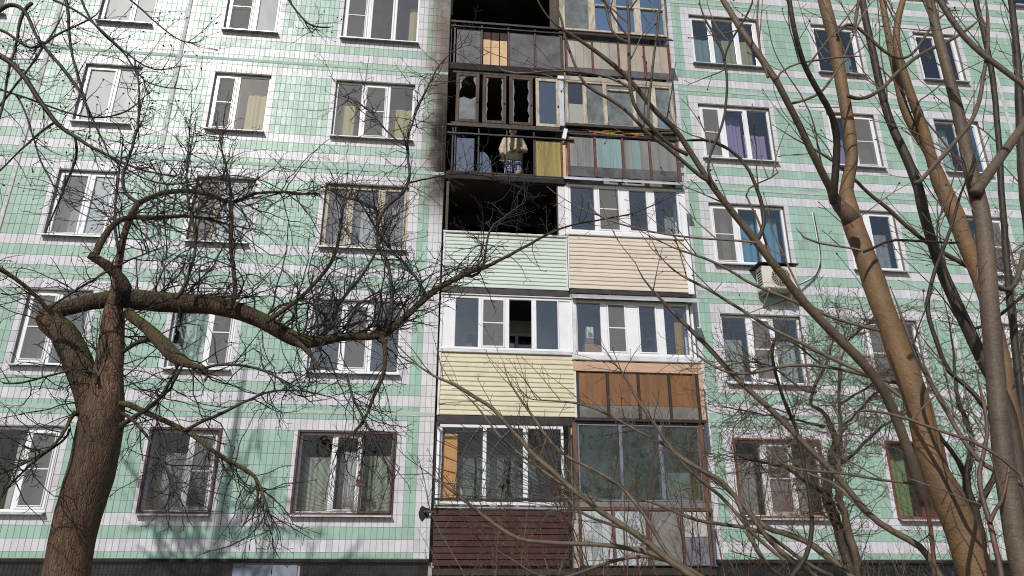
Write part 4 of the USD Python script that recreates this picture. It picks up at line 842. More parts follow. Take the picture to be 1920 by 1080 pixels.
# air conditioner
AX0, AX1 = float(at(1428, 505, -0.42)[0]), float(at(1492, 505, -0.42)[0]); AZ0, AZ1 = 7.15, 7.68
ac = empty('air_conditioner', label='beige air conditioner unit under the third-floor window right of the balconies', cat='air conditioner')
ya, yb = -0.44, -0.13
b = MB(); b.bbox(AX0, AX1, ya, yb, AZ0, AZ1, 0.02); b.build('casing', M['ac'], ac)
cx, cz, R = AX0+(AX1-AX0)*0.52, (AZ0+AZ1)/2, 0.215
th = np.linspace(0, 2*math.pi, 41)[:-1]
v = [(cx, ya-0.004, cz)]+[(cx+R*math.cos(a), ya-0.004, cz+R*math.sin(a)) for a in th]
MB().add(v, [(0, 1+i, 1+(i+1) % 40) for i in range(40)]).build('fan_opening', M['iron'], ac)
b = MB()
for rr in (0.05, 0.085, 0.12, 0.155, 0.19, 0.218):
    b.tube([(cx+rr*math.cos(a), ya-0.018, cz+rr*math.sin(a)) for a in np.linspace(0, 2*math.pi, 33)], 0.0035, 4, cap=False)
for a in np.linspace(0, 2*math.pi, 25)[:-1]: b.tube([(cx+0.05*math.cos(a), ya-0.02, cz+0.05*math.sin(a)), (cx+0.22*math.cos(a+0.5), ya-0.014, cz+0.22*math.sin(a+0.5))], 0.0035, 4)
b.build('fan_grille', M['ac'], ac); MB().tube([(cx, ya-0.024, cz), (cx, ya-0.006, cz)], 0.05, 20).build('fan_hub', M['ac'], ac)
for i in range(6): MB().box(AX0-0.004, AX0-0.0005, ya+0.06, yb-0.05, AZ0+0.1+0.06*i, AZ0+0.13+0.06*i).build('louvre', M['soot'], ac)
MB().bbox(AX0-0.09, AX1+0.05, ya-0.07, -0.002, AZ1+0.03, AZ1+0.045, 0.004).build('rain_cover', M['dark_sheet'], ac)
for x in (AX0+0.1, AX1-0.12):
    b = MB(); b.box(x, x+0.035, ya+0.02, -0.003, AZ0-0.045, AZ0-0.006); b.box(x, x+0.035, -0.03, -0.003, AZ0-0.3, AZ0-0.047); b.bar((x+0.018, ya+0.05, AZ0-0.05), (x+0.018, -0.02, AZ0-0.28), 0.02); b.build('bracket', M['wood_cream'], ac)
MB().bbox(AX1, AX1+0.03, ya+0.08, yb-0.04, AZ0+0.08, AZ0+0.26).build('valve_cover', M['ac'], ac)
def spline(P, n):
    P = np.asarray(P, float); d = np.r_[0, np.cumsum(np.linalg.norm(np.diff(P[:, :3], axis=0), axis=1)**0.5+1e-9)]
    from scipy.interpolate import PchipInterpolator, CubicSpline
    t = np.linspace(0, d[-1], n)
    return np.stack([PchipInterpolator(d, P[:, i])(t) if i > 2 else CubicSpline(d, P[:, i])(t) for i in range(P.shape[1])], 1)
pts = [at(1523, 398), at(1527, 420, -0.05), at(1534, 460, -0.05), at(1536, 492, -0.05), at(1527, 515, -0.07), at(1508, 528, -0.12), at(1493, 532, -0.2)]
pts[-1] = np.array((AX1+0.03, -0.27, AZ0+0.15))
b = MB(); b.tube(spline(pts, 30), 0.013, 8); b.build('white_pipe', M['pvc_old'], ac, smooth=50)
b = MB(); b.tube(spline([p+(0.035, 0.0, -0.01) for p in pts], 30), 0.009, 6); b.build('black_cable', M['iron'], ac, smooth=50)
b = MB(); b.tube(spline([(AX1-0.1, -0.25, AZ0+0.02), (AX1-0.08, -0.2, AZ0-0.1), (AX1, -0.1, AZ0-0.22), (AX1+0.06, -0.04, AZ0-0.27)], 14), 0.011, 6); b.build('drain_hose', M['pvc_old'], ac, smooth=50)

# ---------------------------------------------------------------- person on the burnt balcony
import manifold3d as m3
def limb_mesh(chains, edge=0.02, it=8):
    parts = []
    for ch in chains:
        for (p, r), (q, s) in zip(ch, ch[1:]):
            A = m3.Manifold.sphere(r, 20).translate(tuple(p)); B_ = m3.Manifold.sphere(s, 20).translate(tuple(q)); parts.append(m3.Manifold.batch_hull([A, B_]))
    M_ = m3.Manifold.batch_boolean(parts, m3.OpType.Add).refine_to_length(edge).to_mesh()
    t = trimesh.Trimesh(M_.vert_properties[:, :3], M_.tri_verts, process=True); trimesh.smoothing.filter_taubin(t, iterations=it); return t
PX = float(at(962, 280, 0.12)[0]); PZ = 9.41
per = empty('person', None, (PX, 0.12, PZ), 0, label='person in beige jacket and blue checked trousers standing on the burnt balcony', cat='person')
body = limb_mesh([[((0.10, 0, 0.92), 0.10), ((0.12, 0.0, 0.50), 0.066), ((0.12, 0.02, 0.08), 0.045), ((0.13, -0.13, 0.04), 0.035)], [((-0.10, 0, 0.92), 0.10), ((-0.11, 0.0, 0.50), 0.066), ((-0.11, 0.02, 0.08), 0.045), ((-0.12, -0.13, 0.04), 0.035)],
                  [((0, 0, 0.95), 0.14), ((0, 0, 1.2), 0.13), ((0, 0.0, 1.38), 0.12), ((0, -0.01, 1.48), 0.055), ((0, -0.03, 1.56), 0.055)], [((0, -0.03, 1.6), 0.09), ((0, -0.05, 1.66), 0.088)],
                  [((-0.17, 0, 1.38), 0.062), ((-0.26, -0.03, 1.12), 0.045), ((-0.25, -0.10, 0.87), 0.032)], [((0.17, 0, 1.38), 0.062), ((0.27, -0.02, 1.12), 0.045), ((0.05, -0.2, 1.02), 0.032)]])
MB().tm(body).build('body', M['skin'], per, smooth=True)
def hand(w, d, side, tilt=0):
    w = np.array(w, float); d = np.array(d, float)/np.linalg.norm(d); s = np.cross(d, (0, -1, 0.1)); s /= np.linalg.norm(s); n_ = np.cross(d, s)
    ch = [[(w, 0.026), (w+d*0.05+s*0.02, 0.018), (w+d*0.085+s*0.026, 0.016)], [(w, 0.026), (w+d*0.05-s*0.02, 0.018), (w+d*0.085-s*0.026, 0.015)]]
    for i, (o, l) in enumerate(((0.030, 0.062), (0.010, 0.075), (-0.010, 0.07), (-0.030, 0.055))):
        a = w+d*0.085+s*o; ch.append([(a, 0.0095), (a+d*l*0.55-n_*0.006, 0.0088), (a+d*l*0.95-n_*0.022, 0.0075)])
    a = w+d*0.03+s*0.03*side; ch.append([(a, 0.012), (a+d*0.035+s*0.03*side, 0.010), (a+d*0.07+s*0.032*side, 0.0085)])
    return limb_mesh(ch, 0.005, 5)
MB().tm(hand((-0.25, -0.10, 0.865), (0.0, -0.12, -1), 1)).build('hand', M['skin'], per, smooth=True)
MB().tm(hand((0.05, -0.205, 1.02), (-1, -0.15, -0.05), 1)).build('hand', M['skin'], per, smooth=True)
jk = limb_mesh([[((-0.06, 0, 0.93), 0.165), ((-0.05, 0, 1.15), 0.16), ((-0.06, 0, 1.36), 0.125)], [((0.06, 0, 0.93), 0.165), ((0.05, 0, 1.15), 0.16), ((0.06, 0, 1.36), 0.125)], [((0, 0, 1.3), 0.13), ((0, -0.01, 1.46), 0.075)],
                [((-0.17, 0, 1.38), 0.085), ((-0.265, -0.03, 1.12), 0.07), ((-0.255, -0.09, 0.92), 0.052)], [((0.17, 0, 1.38), 0.085), ((0.275, -0.02, 1.12), 0.072), ((0.09, -0.19, 1.03), 0.055)]], 0.025, 6)
jk.vertices += jk.vertex_normals*((meshkit.fbm(jk.vertices*np.array((9, 9, 16)), 3, 4)-0.5)*0.03)[:, None]
MB().tm(jk).build('jacket', M['jacket'], per, smooth=True)
tr_ = limb_mesh([[((0.09, 0, 0.9), 0.125), ((0.12, -0.01, 0.5), 0.095), ((0.12, 0.02, 0.12), 0.085)], [((-0.09, 0, 0.9), 0.125), ((-0.11, -0.01, 0.5), 0.095), ((-0.11, 0.02, 0.12), 0.085)]], 0.025, 6)
tr_.vertices += tr_.vertex_normals*((meshkit.fbm(tr_.vertices*10, 3, 6)-0.5)*0.02)[:, None]
MB().tm(tr_).build('trousers', M['check'], per, smooth=True)
hd = trimesh.creation.icosphere(3, 0.105); hd.vertices *= (0.78, 0.93, 1.12); hd.apply_translation((0, -0.045, 1.655))
vv = hd.vertices; face = vv[:, 1] < -0.1
vv[:, 1] -= 0.022*np.exp(-((vv[:, 0]/0.016)**2+((vv[:, 2]-1.645)/0.03)**2))*face; vv[:, 1] += 0.012*np.exp(-(((np.abs(vv[:, 0])-0.032)/0.014)**2+((vv[:, 2]-1.668)/0.012)**2))*face
MB().tm(hd).build('head', M['skin'], per, smooth=True)
hr = trimesh.creation.icosphere(3, 0.112); hr.vertices *= (0.8, 0.93, 1.08); hr = hr.slice_plane((0, -0.06, 0.03), (0, 0.75, 0.65)); hr.apply_translation((0, -0.035, 1.665)); MB().tm(hr).build('hair', M['hair'], per, smooth=True)
b = MB()
for s in (-1, 1): e = trimesh.creation.icosphere(2, 0.02); e.vertices *= (0.5, 0.8, 1.5); e.apply_translation((s*0.084, -0.03, 1.65)); b.tm(e)
b.build('ears', M['skin'], per, smooth=True)
b = MB()
for s in (-1, 1): e = trimesh.creation.icosphere(1, 0.011); e.apply_translation((s*0.032, -0.128, 1.668)); b.tm(e)
b.build('eyes', M['hair'], per, smooth=True)
MB().bbox(-0.022, 0.022, -0.137, -0.125, 1.606, 1.612, 0.002).build('mouth', M['cardboard_red'], per)
for s in (-1, 1):
    sh = limb_mesh([[((s*0.12, 0.05, 0.045), 0.05), ((s*0.125, -0.14, 0.035), 0.04)]], 0.02, 4); sh.vertices[:, 2] = np.maximum(sh.vertices[:, 2], 0.0); MB().tm(sh).build('shoe', M['shoe'], per, smooth=True)
p = at(971, 312, -0.35); t = trimesh.creation.icosphere(3, 0.06); t.vertices *= (0.7+0.55*meshkit.fbm(t.vertices*20+3, 3, 5))[:, None]; t.vertices *= (0.9, 0.9, 1.4); t.apply_translation((p[0], -0.38, 9.66))
MB().tm(t).build('cloth_bundle', M['cardboard'], smooth=30, label='small orange brown bundle beside the leg of the standing person', cat='bundle')
MB().bbox(p[0]-0.12, p[0]+0.12, -0.5, -0.26, 9.402, 9.585, 0.01).build('charred_crate', M['wood_burnt'], label='low charred crate under the orange brown bundle on the burnt balcony', cat='crate')

# ---------------------------------------------------------------- trees
RMIN = 0.0019
def trace(P, Y0, Y1=None, ground=False, seed=0, rough=0.0, dens=0.06):
    """points (px, py, width px) at depths Y0..Y1 -> 3-D path and radii"""
    P = np.asarray(P, float); Y1 = Y0 if Y1 is None else Y1; n = len(P)
    Y = Y0+(Y1-Y0)*np.linspace(0, 1, n)
    Q = []
    for (px, py, w), y in zip(P, Y):
        q = at(px, py, y); Q.append((*q, w/2*((q-CAM)@CF)/FOC))
    Q = np.array(Q)
    if ground: Q = np.vstack([[Q[0, 0]+0.03, Q[0, 1]+0.02, -0.15, Q[0, 3]*1.25], Q])
    ln = np.linalg.norm(np.diff(Q[:, :3], axis=0), axis=1).sum()
    S = spline(Q, max(6, min(90, int(ln/dens))))
    if P[-1][2] < 6.5: n_ = max(2, len(S)//5); S[-n_:, 3] *= np.linspace(1, 0.35, n_)     # a free tip
    S[:, 3] = np.maximum(S[:, 3], 0.0014)
    if rough:
        g = np.stack([np.arange(len(S))*0.37+seed*11.3, np.full(len(S), seed*3.1), np.zeros(len(S))], 1)
        for i in range(3): S[1:-1, i] += (meshkit.fbm(g+i*17, 3, seed+i)-0.5)[1:-1]*rough*2
    return S
def grow(rng, p, d, L, r, level, out, wig=0.16, trop=(0, 0, 0.02), ratio=0.5, every=0.09, ang=(35, 75), maxlev=3, spur=0.0, up=0.0):
    """a wandering shoot with side shoots; out collects (path, radii)"""
    n = max(4, int(L/0.055)); step = L/(n-1)
    pts = [np.array(p, float)]; d = np.array(d, float); d /= np.linalg.norm(d); dirs = [d]
    for i in range(n-1):
        d = d+rng.normal(0, wig, 3)+np.array(trop); d /= np.linalg.norm(d); pts.append(pts[-1]+d*step); dirs.append(d)
    rad = np.maximum(r*(1-0.62*np.linspace(0, 1, n)), RMIN); out.append((np.array(pts), rad))
    if level >= maxlev: return
    t = every*rng.uniform(0.5, 1.2)
    while t < L*0.97:
        i = min(n-2, int(t/step)); q = pts[i]+(pts[i+1]-pts[i])*(t/step-i); dd = dirs[i]
        a = math.radians(rng.uniform(*ang)); s = rng.normal(size=3); s -= dd*(s@dd); s[2] += up; s /= np.linalg.norm(s)
        Lc = (L*(1-0.6*t/L))*ratio*rng.uniform(0.35, 1.1)
        if spur and rng.random() < spur: Lc = rng.uniform(0.015, 0.06)
        if Lc > 0.012: grow(rng, q, dd*math.cos(a)+s*math.sin(a), Lc, max(RMIN, rad[i]*0.68), level+1, out, wig*1.15, trop, ratio, every*0.9, ang, maxlev, spur, up)
        t += every*rng.uniform(0.5, 1.5)
def along(S, rng, n, t0=0.1, t1=1.0):
    for _ in range(n):
        t = rng.uniform(t0, t1)*(len(S)-1.001); i = int(t); q = S[i]+(S[i+1]-S[i])*(t-i); d = S[i+1, :3]-S[i, :3]
        yield q[:3], d/np.linalg.norm(d), q[3]
def tubes(name, lst, mat_, parent, sides=4, **kw):
    b = MB()
    for p, r in lst: b.tube(p, r, sides if r[0] > 0.0025 else 3, cap=False)
    return b.build(name, mat_, parent, smooth=True, **kw)
def buds(name, lst, mat_, parent, size, share, rng):
    b = MB()
    for p, r in lst:
        if rng.random() > share or len(p) < 3: continue
        d = p[-1]-p[-2]; d /= np.linalg.norm(d); s = size*rng.uniform(0.6, 1.2)
        b.tube(np.array([p[-1]-d*s*0.2, p[-1]+d*s*0.35, p[-1]+d*s*0.8, p[-1]+d*s*1.5]), np.array([0.25, 0.5, 0.42, 0.03])*s, 5)
    return b.build(name, mat_, parent, smooth=True, kind='stuff')
def barknoise(seed, amp, freq):
    return lambda v: 1+amp*(meshkit.fbm(v.reshape(-1, 3)*np.array((freq, freq, freq*0.45)), 4, seed).reshape(v.shape[:2])-0.5)*2

# ---- the old tree on the left
T = empty('old_fruit_tree', label='dark old fruit tree with thick mossy crooked limb and dense twigs, on the left', cat='tree')
rng = np.random.default_rng(21)
Yt = -9.3
S = trace([(118, 1120, 82), (130, 1040, 80), (148, 960, 81), (172, 880, 83), (188, 800, 78), (198, 745, 66), (204, 690, 50), (209, 640, 44), (212, 595, 38), (215, 545, 16), (225, 480, 13), (233, 440, 12), (246, 405, 12), (259, 381, 11)], Yt, Yt+0.1, True, 1, dens=0.045)
MB().tube(S[:, :3], S[:, 3], 28, noise=barknoise(3, 0.09, 9)).build('trunk', M['bark_plain'], T, smooth=True)
limbs = []
def limb(P, Y0, Y1, name='limb', sides=12, matn='bark', amp=0.08, seed=0, rough=0.01, tree=None, store=None, freq=14):
    S = trace(P, Y0, Y1, False, seed, rough); (limbs if store is None else store).append(S)
    sd = sides if S[:, 3].max() > 0.02 else (8 if S[:, 3].max() > 0.008 else 5)
    MB().tube(S[:, :3], S[:, 3], sd, noise=barknoise(seed, amp, freq) if S[:, 3].max() > 0.006 else None).build(name, M[matn], tree or T, smooth=True)
    return S
main = limb([(178, 880, 36), (180, 820, 48), (174, 770, 52), (160, 715, 52), (137, 660, 50), (112, 618, 47), (90, 596, 40), (104, 583, 32), (150, 571, 29), (200, 562, 32), (260, 562, 39), (330, 568, 38), (400, 573, 34), (450, 585, 32), (500, 606, 30), (558, 638, 27), (592, 641, 20), (640, 632, 16), (700, 630, 15), (725, 624, 14), (745, 608, 12), (772, 583, 12), (800, 557, 12), (832, 534, 11), (870, 515, 10), (905, 503, 8)], Yt+0.02, Yt+0.45, sides=24, seed=5, rough=0.006)
right = limb([(905, 503, 8), (960, 475, 6), (1010, 448, 5), (1060, 425, 4), (1130, 411, 3.2), (1190, 398, 2.8), (1290, 353, 2)], Yt+0.5, Yt+0.9, 'branch', seed=6)
limb([(238, 545, 22), (222, 518, 20), (195, 494, 18), (166, 478, 13)], Yt-0.1, Yt-0.25, 'cut_stub', 16, seed=7)
up2 = limb([(176, 486, 13), (190, 456, 12), (210, 424, 11), (232, 409, 10), (272, 408, 9), (340, 405, 7), (400, 412, 6), (445, 426, 4)], Yt-0.22, Yt+0.3, seed=8)
club = limb([(240, 586, 20), (280, 620, 22), (310, 650, 27), (335, 672, 24), (360, 684, 12), (388, 692, 7)], Yt-0.05, Yt-0.5, 'club_limb', 16, seed=9)
arc1 = limb([(259, 381, 11), (290, 366, 9), (340, 358, 9), (400, 368, 8), (433, 380, 7), (470, 366, 6), (540, 361, 5), (602, 364, 4)], Yt+0.1, Yt+0.5, 'branch', seed=10)
B_ = [
 ([(226, 757, 12), (290, 778, 10), (345, 808, 9), (380, 830, 8), (420, 860, 8), (470, 890, 7), (490, 920, 6), (505, 960, 4), (515, 1000, 3)], 0, -0.6),
 ([(345, 808, 6), (400, 780, 6), (460, 752, 5), (510, 735, 4), (570, 735, 3), (640, 752, 2)], -0.2, 0.2),
 ([(226, 798, 10), (270, 770, 9), (300, 745, 8), (320, 715, 6), (336, 680, 5)], 0, -0.3),
 ([(228, 775, 7), (260, 800, 6), (290, 840, 5), (320, 890, 4), (325, 935, 3)], 0, -0.4),
 ([(555, 640, 11), (578, 662, 8), (593, 680, 5), (600, 700, 3)], 0.25, 0.1),
 ([(715, 630, 10), (722, 690, 8), (705, 740, 7), (680, 787, 5), (650, 822, 4), (628, 855, 3)], 0.3, 0.0),
 ([(648, 700, 4), (665, 750, 5), (684, 790, 5), (715, 850, 4), (740, 905, 3)], 0.1, 0.0),
 ([(725, 622, 8), (735, 545, 7), (720, 480, 6), (707, 450, 6), (708, 405, 6), (690, 382, 5), (650, 370, 4), (610, 352, 3)], 0.3, 0.7),
 ([(708, 420, 6), (740, 375, 6), (765, 343, 5), (763, 280, 5), (775, 225, 4), (792, 185, 4), (822, 125, 3), (882, 84, 2)], 0.45, 0.9),
 ([(765, 343, 4), (820, 330, 3), (880, 325, 3), (960, 345, 2.5), (1000, 370, 2)], 0.6, 0.9),
 ([(765, 275, 3), (720, 240, 3), (690, 205, 2.5), (640, 180, 2)], 0.6, 0.7),
 ([(870, 515, 6), (905, 500, 5), (915, 440, 4), (930, 420, 4), (960, 395, 3), (985, 380, 2)], 0.5, 0.8),
 ([(800, 557, 6), (765, 500, 5), (735, 470, 4), (700, 420, 4), (655, 345, 3)], 0.4, 0.8),
 ([(640, 632, 8), (628, 590, 7), (655, 545, 6), (690, 500, 5), (720, 440, 4), (745, 400, 3)], 0.2, 0.6),
 ([(430, 580, 10), (440, 520, 8), (432, 460, 7), (434, 380, 6), (420, 300, 4), (415, 240, 3)], 0.1, 0.3),
 ([(330, 560, 8), (360, 500, 6), (365, 430, 5), (350, 350, 4), (355, 280, 3), (345, 220, 2)], 0.0, 0.3),
 ([(500, 604, 10), (560, 560, 8), (600, 520, 7), (630, 470, 6), (640, 410, 5), (650, 360, 4)], 0.1, 0.5),
 ([(385, 690, 6), (430, 685, 5), (480, 692, 5), (530, 715, 4), (590, 760, 2)], -0.5, -0.6),
 ([(388, 692, 6), (386, 712, 5), (384, 718, 2)], -0.5, -0.5),
 ([(345, 680, 5), (325, 720, 5), (318, 730, 5), (270, 770, 4)], -0.4, -0.2),
 ([(230, 660, 8), (262, 640, 8), (292, 634, 7)], 0, -0.1),
 ([(100, 590, 10), (70, 560, 8), (40, 530, 8), (0, 505, 9), (-60, 480, 10)], -0.2, -0.5),
 ([(92, 580, 4), (150, 540, 4), (210, 505, 4), (260, 480, 3), (330, 460, 2)], -0.25, -0.4),
 ([(180, 720, 6), (160, 690, 4), (60, 712, 4), (0, 715, 3)], -0.1, 0.1),
 ([(165, 790, 14), (140, 775, 9), (120, 812, 6), (80, 850, 5), (20, 880, 4), (-20, 900, 3)], 0.05, -0.5),
 ([(130, 805, 5), (110, 830, 4), (60, 870, 4), (0, 940, 3)], -0.1, -0.4),
 ([(258, 380, 7), (230, 330, 6), (250, 270, 5), (262, 200, 4), (255, 120, 3)], 0.1, 0.3),
 ([(225, 475, 6), (215, 400, 5), (222, 330, 4), (232, 262, 3)], 0.05, 0.2),
]
side = []
for i, (P, a, c_) in enumerate(B_): side.append(limb(P, Yt+a, Yt+c_, 'branch', 10, 'bark' if P[0][2] > 9 else 'twig_dark', seed=40+i, rough=0.012))
tw = []; mids = []
def sprout(S, n, L, r, direc, t0=0.05, t1=1.0, lst=None, **kw):
    for q, d, rr in along(S, rng, n, t0, t1):
        dd = np.array(direc)+rng.normal(0, 0.55, 3)+d*0.35
        grow(rng, q, dd, L*rng.uniform(0.5, 1.2), min(r, rr*0.7+0.001), 1, tw if lst is None else lst, **kw)
tk = dict(wig=0.23, trop=(0, 0, 0.0), ratio=0.46, every=0.08, spur=0.4)
sprout(main, 74, 0.85, 0.007, (0.25, 0.1, 1.0), 0.40, 0.78, **tk); sprout(main, 34, 0.6, 0.0055, (0.2, 0, 0.8), 0.78, 1.0, **tk); sprout(main, 16, 0.5, 0.005, (0.1, 0, -0.8), 0.55, 1.0, **tk)
sprout(main, 16, 0.6, 0.005, (-0.6, 0, 0.7), 0.12, 0.4, **tk)
sprout(arc1, 50, 0.6, 0.005, (0.2, 0, -0.45), **tk); sprout(arc1, 14, 0.6, 0.005, (0.1, 0, 1), **tk); sprout(up2, 46, 0.65, 0.005, (0.2, 0, 0.1), 0.3, 1.0, **tk); sprout(right, 22, 0.36, 0.0036, (0.2, 0, 0.2), **tk)
sprout(club, 8, 0.5, 0.005, (0.4, 0, -0.3), 0.7, 1.0, **tk); sprout(S, 14, 0.75, 0.006, (-0.7, 0, 0.1), 0.5, 0.8, **tk); sprout(S, 14, 0.75, 0.006, (0.9, 0, 0.0), 0.5, 0.75, **tk)
for i, s_ in enumerate(side):
    ln = np.linalg.norm(np.diff(s_[:, :3], axis=0), axis=1).sum(); dn = (0, 0, -0.5) if i in (0, 2, 3, 5, 6) else (0, 0, 0.15)
    sprout(s_, int(ln*(29 if i in (0, 7, 12, 13, 14, 15, 16) else 22)), 0.44, 0.0042, dn, 0.12, 1.0, **tk)
tubes('twigs', tw, M['twig_dark'], T, kind='stuff')
NT = len(tw)

# ---- branches of the tree standing left of the picture
T0 = empty('budding_tree', label='dark bare branches with fat buds reaching in at the upper left corner', cat='tree')
rng = np.random.default_rng(5); Y2 = -8.5; st = []
S = trace([(-760, 1200, 105), (-740, 900, 100), (-720, 600, 92), (-700, 300, 84), (-690, 50, 76), (-690, -250, 62)], Y2, Y2, True, 2); MB().tube(S[:, :3], S[:, 3], 24, noise=barknoise(8, 0.08, 8)).build('trunk', M['bark_plain'], T0, smooth=True)
C_ = [
 [(-690, 100, 44), (-400, 40, 30), (-120, 70, 20), (0, 105, 14), (55, 158, 12), (105, 228, 11), (140, 256, 9), (200, 290, 7), (280, 322, 5), (360, 336, 4), (450, 350, 2.5)],
 [(-60, 88, 14), (20, 10, 10), (45, 20, 9), (70, 70, 8), (115, 125, 8), (150, 175, 7), (175, 225, 5), (205, 292, 4), (230, 350, 3)],
 [(-40, -40, 14), (60, -40, 11), (118, -10, 9), (130, 60, 7), (140, 120, 6), (160, 190, 5), (166, 240, 4)],
 [(140, 256, 7), (141, 300, 6), (122, 350, 5), (100, 400, 4), (84, 440, 3)],
 [(-20, 160, 6), (30, 178, 5), (80, 195, 5), (150, 217, 4), (220, 215, 4), (262, 190, 3.5), (282, 172, 3)],
 [(200, -30, 5), (250, 5, 4.5), (300, 48, 4), (345, 78, 3.5), (385, 72, 3)],
 [(100, 0, 6), (150, 25, 5.5), (200, 65, 5), (260, 117, 4), (300, 131, 3.5), (345, 120, 3)],
 [(60, 5, 9), (38, 40, 8), (30, 80, 6), (18, 130, 6), (0, 220, 5), (-20, 300, 5)],
 [(505, -30, 6), (545, 5, 5), (572, 40, 5), (595, 50, 4), (626, 50, 3)],
 [(572, 40, 4), (580, 55, 3), (588, 62, 3)],
 [(150, -20, 6), (190, 60, 5), (240, 110, 4), (270, 150, 3.5), (320, 165, 3), (380, 170, 2.5)],
 [(30, 178, 5), (60, 250, 4), (90, 330, 4), (140, 390, 3), (200, 420, 2)],
 [(-30, 60, 8), (20, 66, 7), (60, 90, 6), (100, 70, 5), (160, 40, 4), (190, 10, 3)],
 [(-20, 220, 6), (30, 160, 5), (70, 105, 5), (100, 60, 4), (120, 20, 4)],
 [(200, 290, 5), (260, 330, 4), (330, 345, 4), (420, 330, 3), (520, 352, 2.5), (600, 430, 2)],
 [(105, 228, 6), (60, 262, 5), (20, 300, 4), (-10, 330, 4)],
]
tw = []
C_ = [[(x, y, w*0.78) for x, y, w in P] for P in C_]
for i, P in enumerate(C_):
    s_ = limb(P, Y2+0.1*(i % 3), Y2+0.15*(i % 5)-0.2, 'branch', 8, 'bark_blackish' if P[0][2] > 6 else 'twig_dark', seed=90+i, rough=0.008, tree=T0, store=st)
    vis = int(np.linalg.norm(np.diff(s_[:, :3], axis=0), axis=1).sum()*9)
    sprout(s_, vis, 0.36, 0.0044, (0.25, 0, 0.1), 0.25, 1.0, tw, wig=0.14, ratio=0.45, every=0.10, spur=0.25, maxlev=2)
base = np.array(at(-690, -200, Y2)); hi = []                               # the crown above the picture: its shade falls on the wall
for i in range(24):
    a = rng.uniform(0, 2*math.pi); p = base+np.array((0, 0, rng.uniform(0.2, 3.6))); o = []
    grow(rng, p, (math.cos(a)*1.5+0.1, math.sin(a)*0.35, rng.uniform(0.6, 1.5)), rng.uniform(2.8, 5.6), 0.055, 1, o, wig=0.07, ratio=0.5, every=0.4, ang=(25, 60), maxlev=3)
    hi += [(q, r_*1.3) for q, r_ in o if q[:, 2].min() > 7.4 and q[:, 2].max() < 10.3]
MB().tube([base-(0, 0, 0.3), base+(0.1, 0, 2), base+(0.2, 0.1, 4.5)], [0.11, 0.085, 0.03], 12).build('leader', M['bark_plain'], T0, smooth=True)
tubes('upper_branches', hi, M['bark_blackish'], T0, kind='stuff', sides=5)
tubes('twigs', tw, M['twig_dark'], T0, kind='stuff'); buds('buds', tw+[(s_[:, :3], s_[:, 3]) for s_ in st], M['bud'], T0, 0.015, 0.35, rng)

# ---- the many-stemmed tree on the right
T2 = empty('many_stemmed_tree', label='tall bare tree with several smooth tan and grey stems, on the right', cat='tree')
rng = np.random.default_rng(9); st = []
def stem(P, y0, y1, matn, sides=14, ground=False, seed=0, name='stem', rough=0.004):
    k_ = 0.8 if P[0][2] > 30 and matn == 'bark_tan' else (0.7 if sides == 20 else (0.85 if sides == 14 and ground else 1.0)); P = [(x, y, w*k_) for x, y, w in P]
    s_ = trace(P, y0, y1, ground, seed, rough); st.append(s_)
    mx = s_[:, 3].max(); sd = sides if mx > 0.018 else (8 if mx > 0.006 else 6)
    MB().tube(s_[:, :3], s_[:, 3], sd, noise=barknoise(seed, 0.05 if mx > 0.02 else 0.07, 11)).build(name, M[matn], T2, smooth=True)
    return s_
stem([(1845, 1120, 80), (1832, 1080, 78), (1800, 990, 72), (1775, 930, 72), (1752, 880, 58), (1738, 830, 58), (1715, 740, 56), (1690, 670, 55), (1655, 575, 50), (1640, 535, 52), (1622, 480, 46), (1602, 430, 46), (1592, 395, 44), (1588, 350, 30), (1597, 300, 27), (1592, 240, 27), (1580, 170, 27), (1565, 80, 27), (1552, 30, 27), (1538, -30, 24)], -11.0, -10.7, 'bark_tan', 22, True, 1, 'trunk')
stem([(1598, 415, 34), (1582, 394, 28), (1567, 378, 22), (1560, 360, 17), (1552, 342, 14)], -10.98, -11.02, 'bark_grey', seed=2)
stem([(1935, 1130, 62), (1915, 1060, 58), (1900, 980, 54), (1885, 880, 50), (1874, 790, 46), (1866, 700, 46), (1858, 600, 46), (1850, 500, 42), (1844, 420, 42), (1832, 362, 40), (1818, 310, 34), (1798, 220, 30), (1775, 130, 26), (1757, 60, 24), (1738, -20, 20)], -11.5, -11.3, 'bark_grey', 20, True, 3)
stem([(1828, 362, 22), (1850, 330, 20), (1876, 295, 18), (1900, 262, 17), (1925, 225, 16), (1960, 160, 14)], -11.42, -11.3, 'bark_grey', seed=4)
stem([(1945, 1130, 44), (1926, 1000, 42), (1914, 880, 38), (1898, 780, 34), (1884, 690, 30), (1862, 600, 32), (1832, 510, 34), (1808, 450, 36), (1792, 405, 38), (1772, 362, 36), (1757, 328, 32), (1744, 292, 22), (1722, 255, 20), (1700, 215, 19), (1685, 160, 17), (1670, 90, 15), (1652, -20, 13)], -10.3, -10.3, 'bark_tan', 18, True, 5)
stem([(1755, 325, 22), (1745, 290, 19), (1732, 245, 18), (1712, 190, 16), (1692, 130, 15), (1680, 70, 13), (1690, 10, 11), (1698, -30, 10)], -10.3, -10.5, 'bark_tan', seed=6)
stem([(1935, 1000, 34), (1912, 900, 30), (1890, 770, 28), (1850, 690, 27), (1812, 610, 26), (1775, 530, 24), (1750, 460, 22), (1730, 390, 22), (1716, 335, 21), (1690, 275, 19), (1664, 215, 17), (1645, 140, 16), (1628, 60, 15), (1612, -30, 13)], -10.5, -10.3, 'bark_blackish', 14, True, 7)
stem([(1932, 1000, 15), (1918, 780, 13), (1908, 690, 13), (1897, 600, 12), (1888, 500, 11), (1878, 360, 11), (1870, 230, 10), (1862, 150, 10), (1846, 70, 9), (1828, -10, 9)], -10.1, -10.1, 'bark_blackish', 10, True, 8)
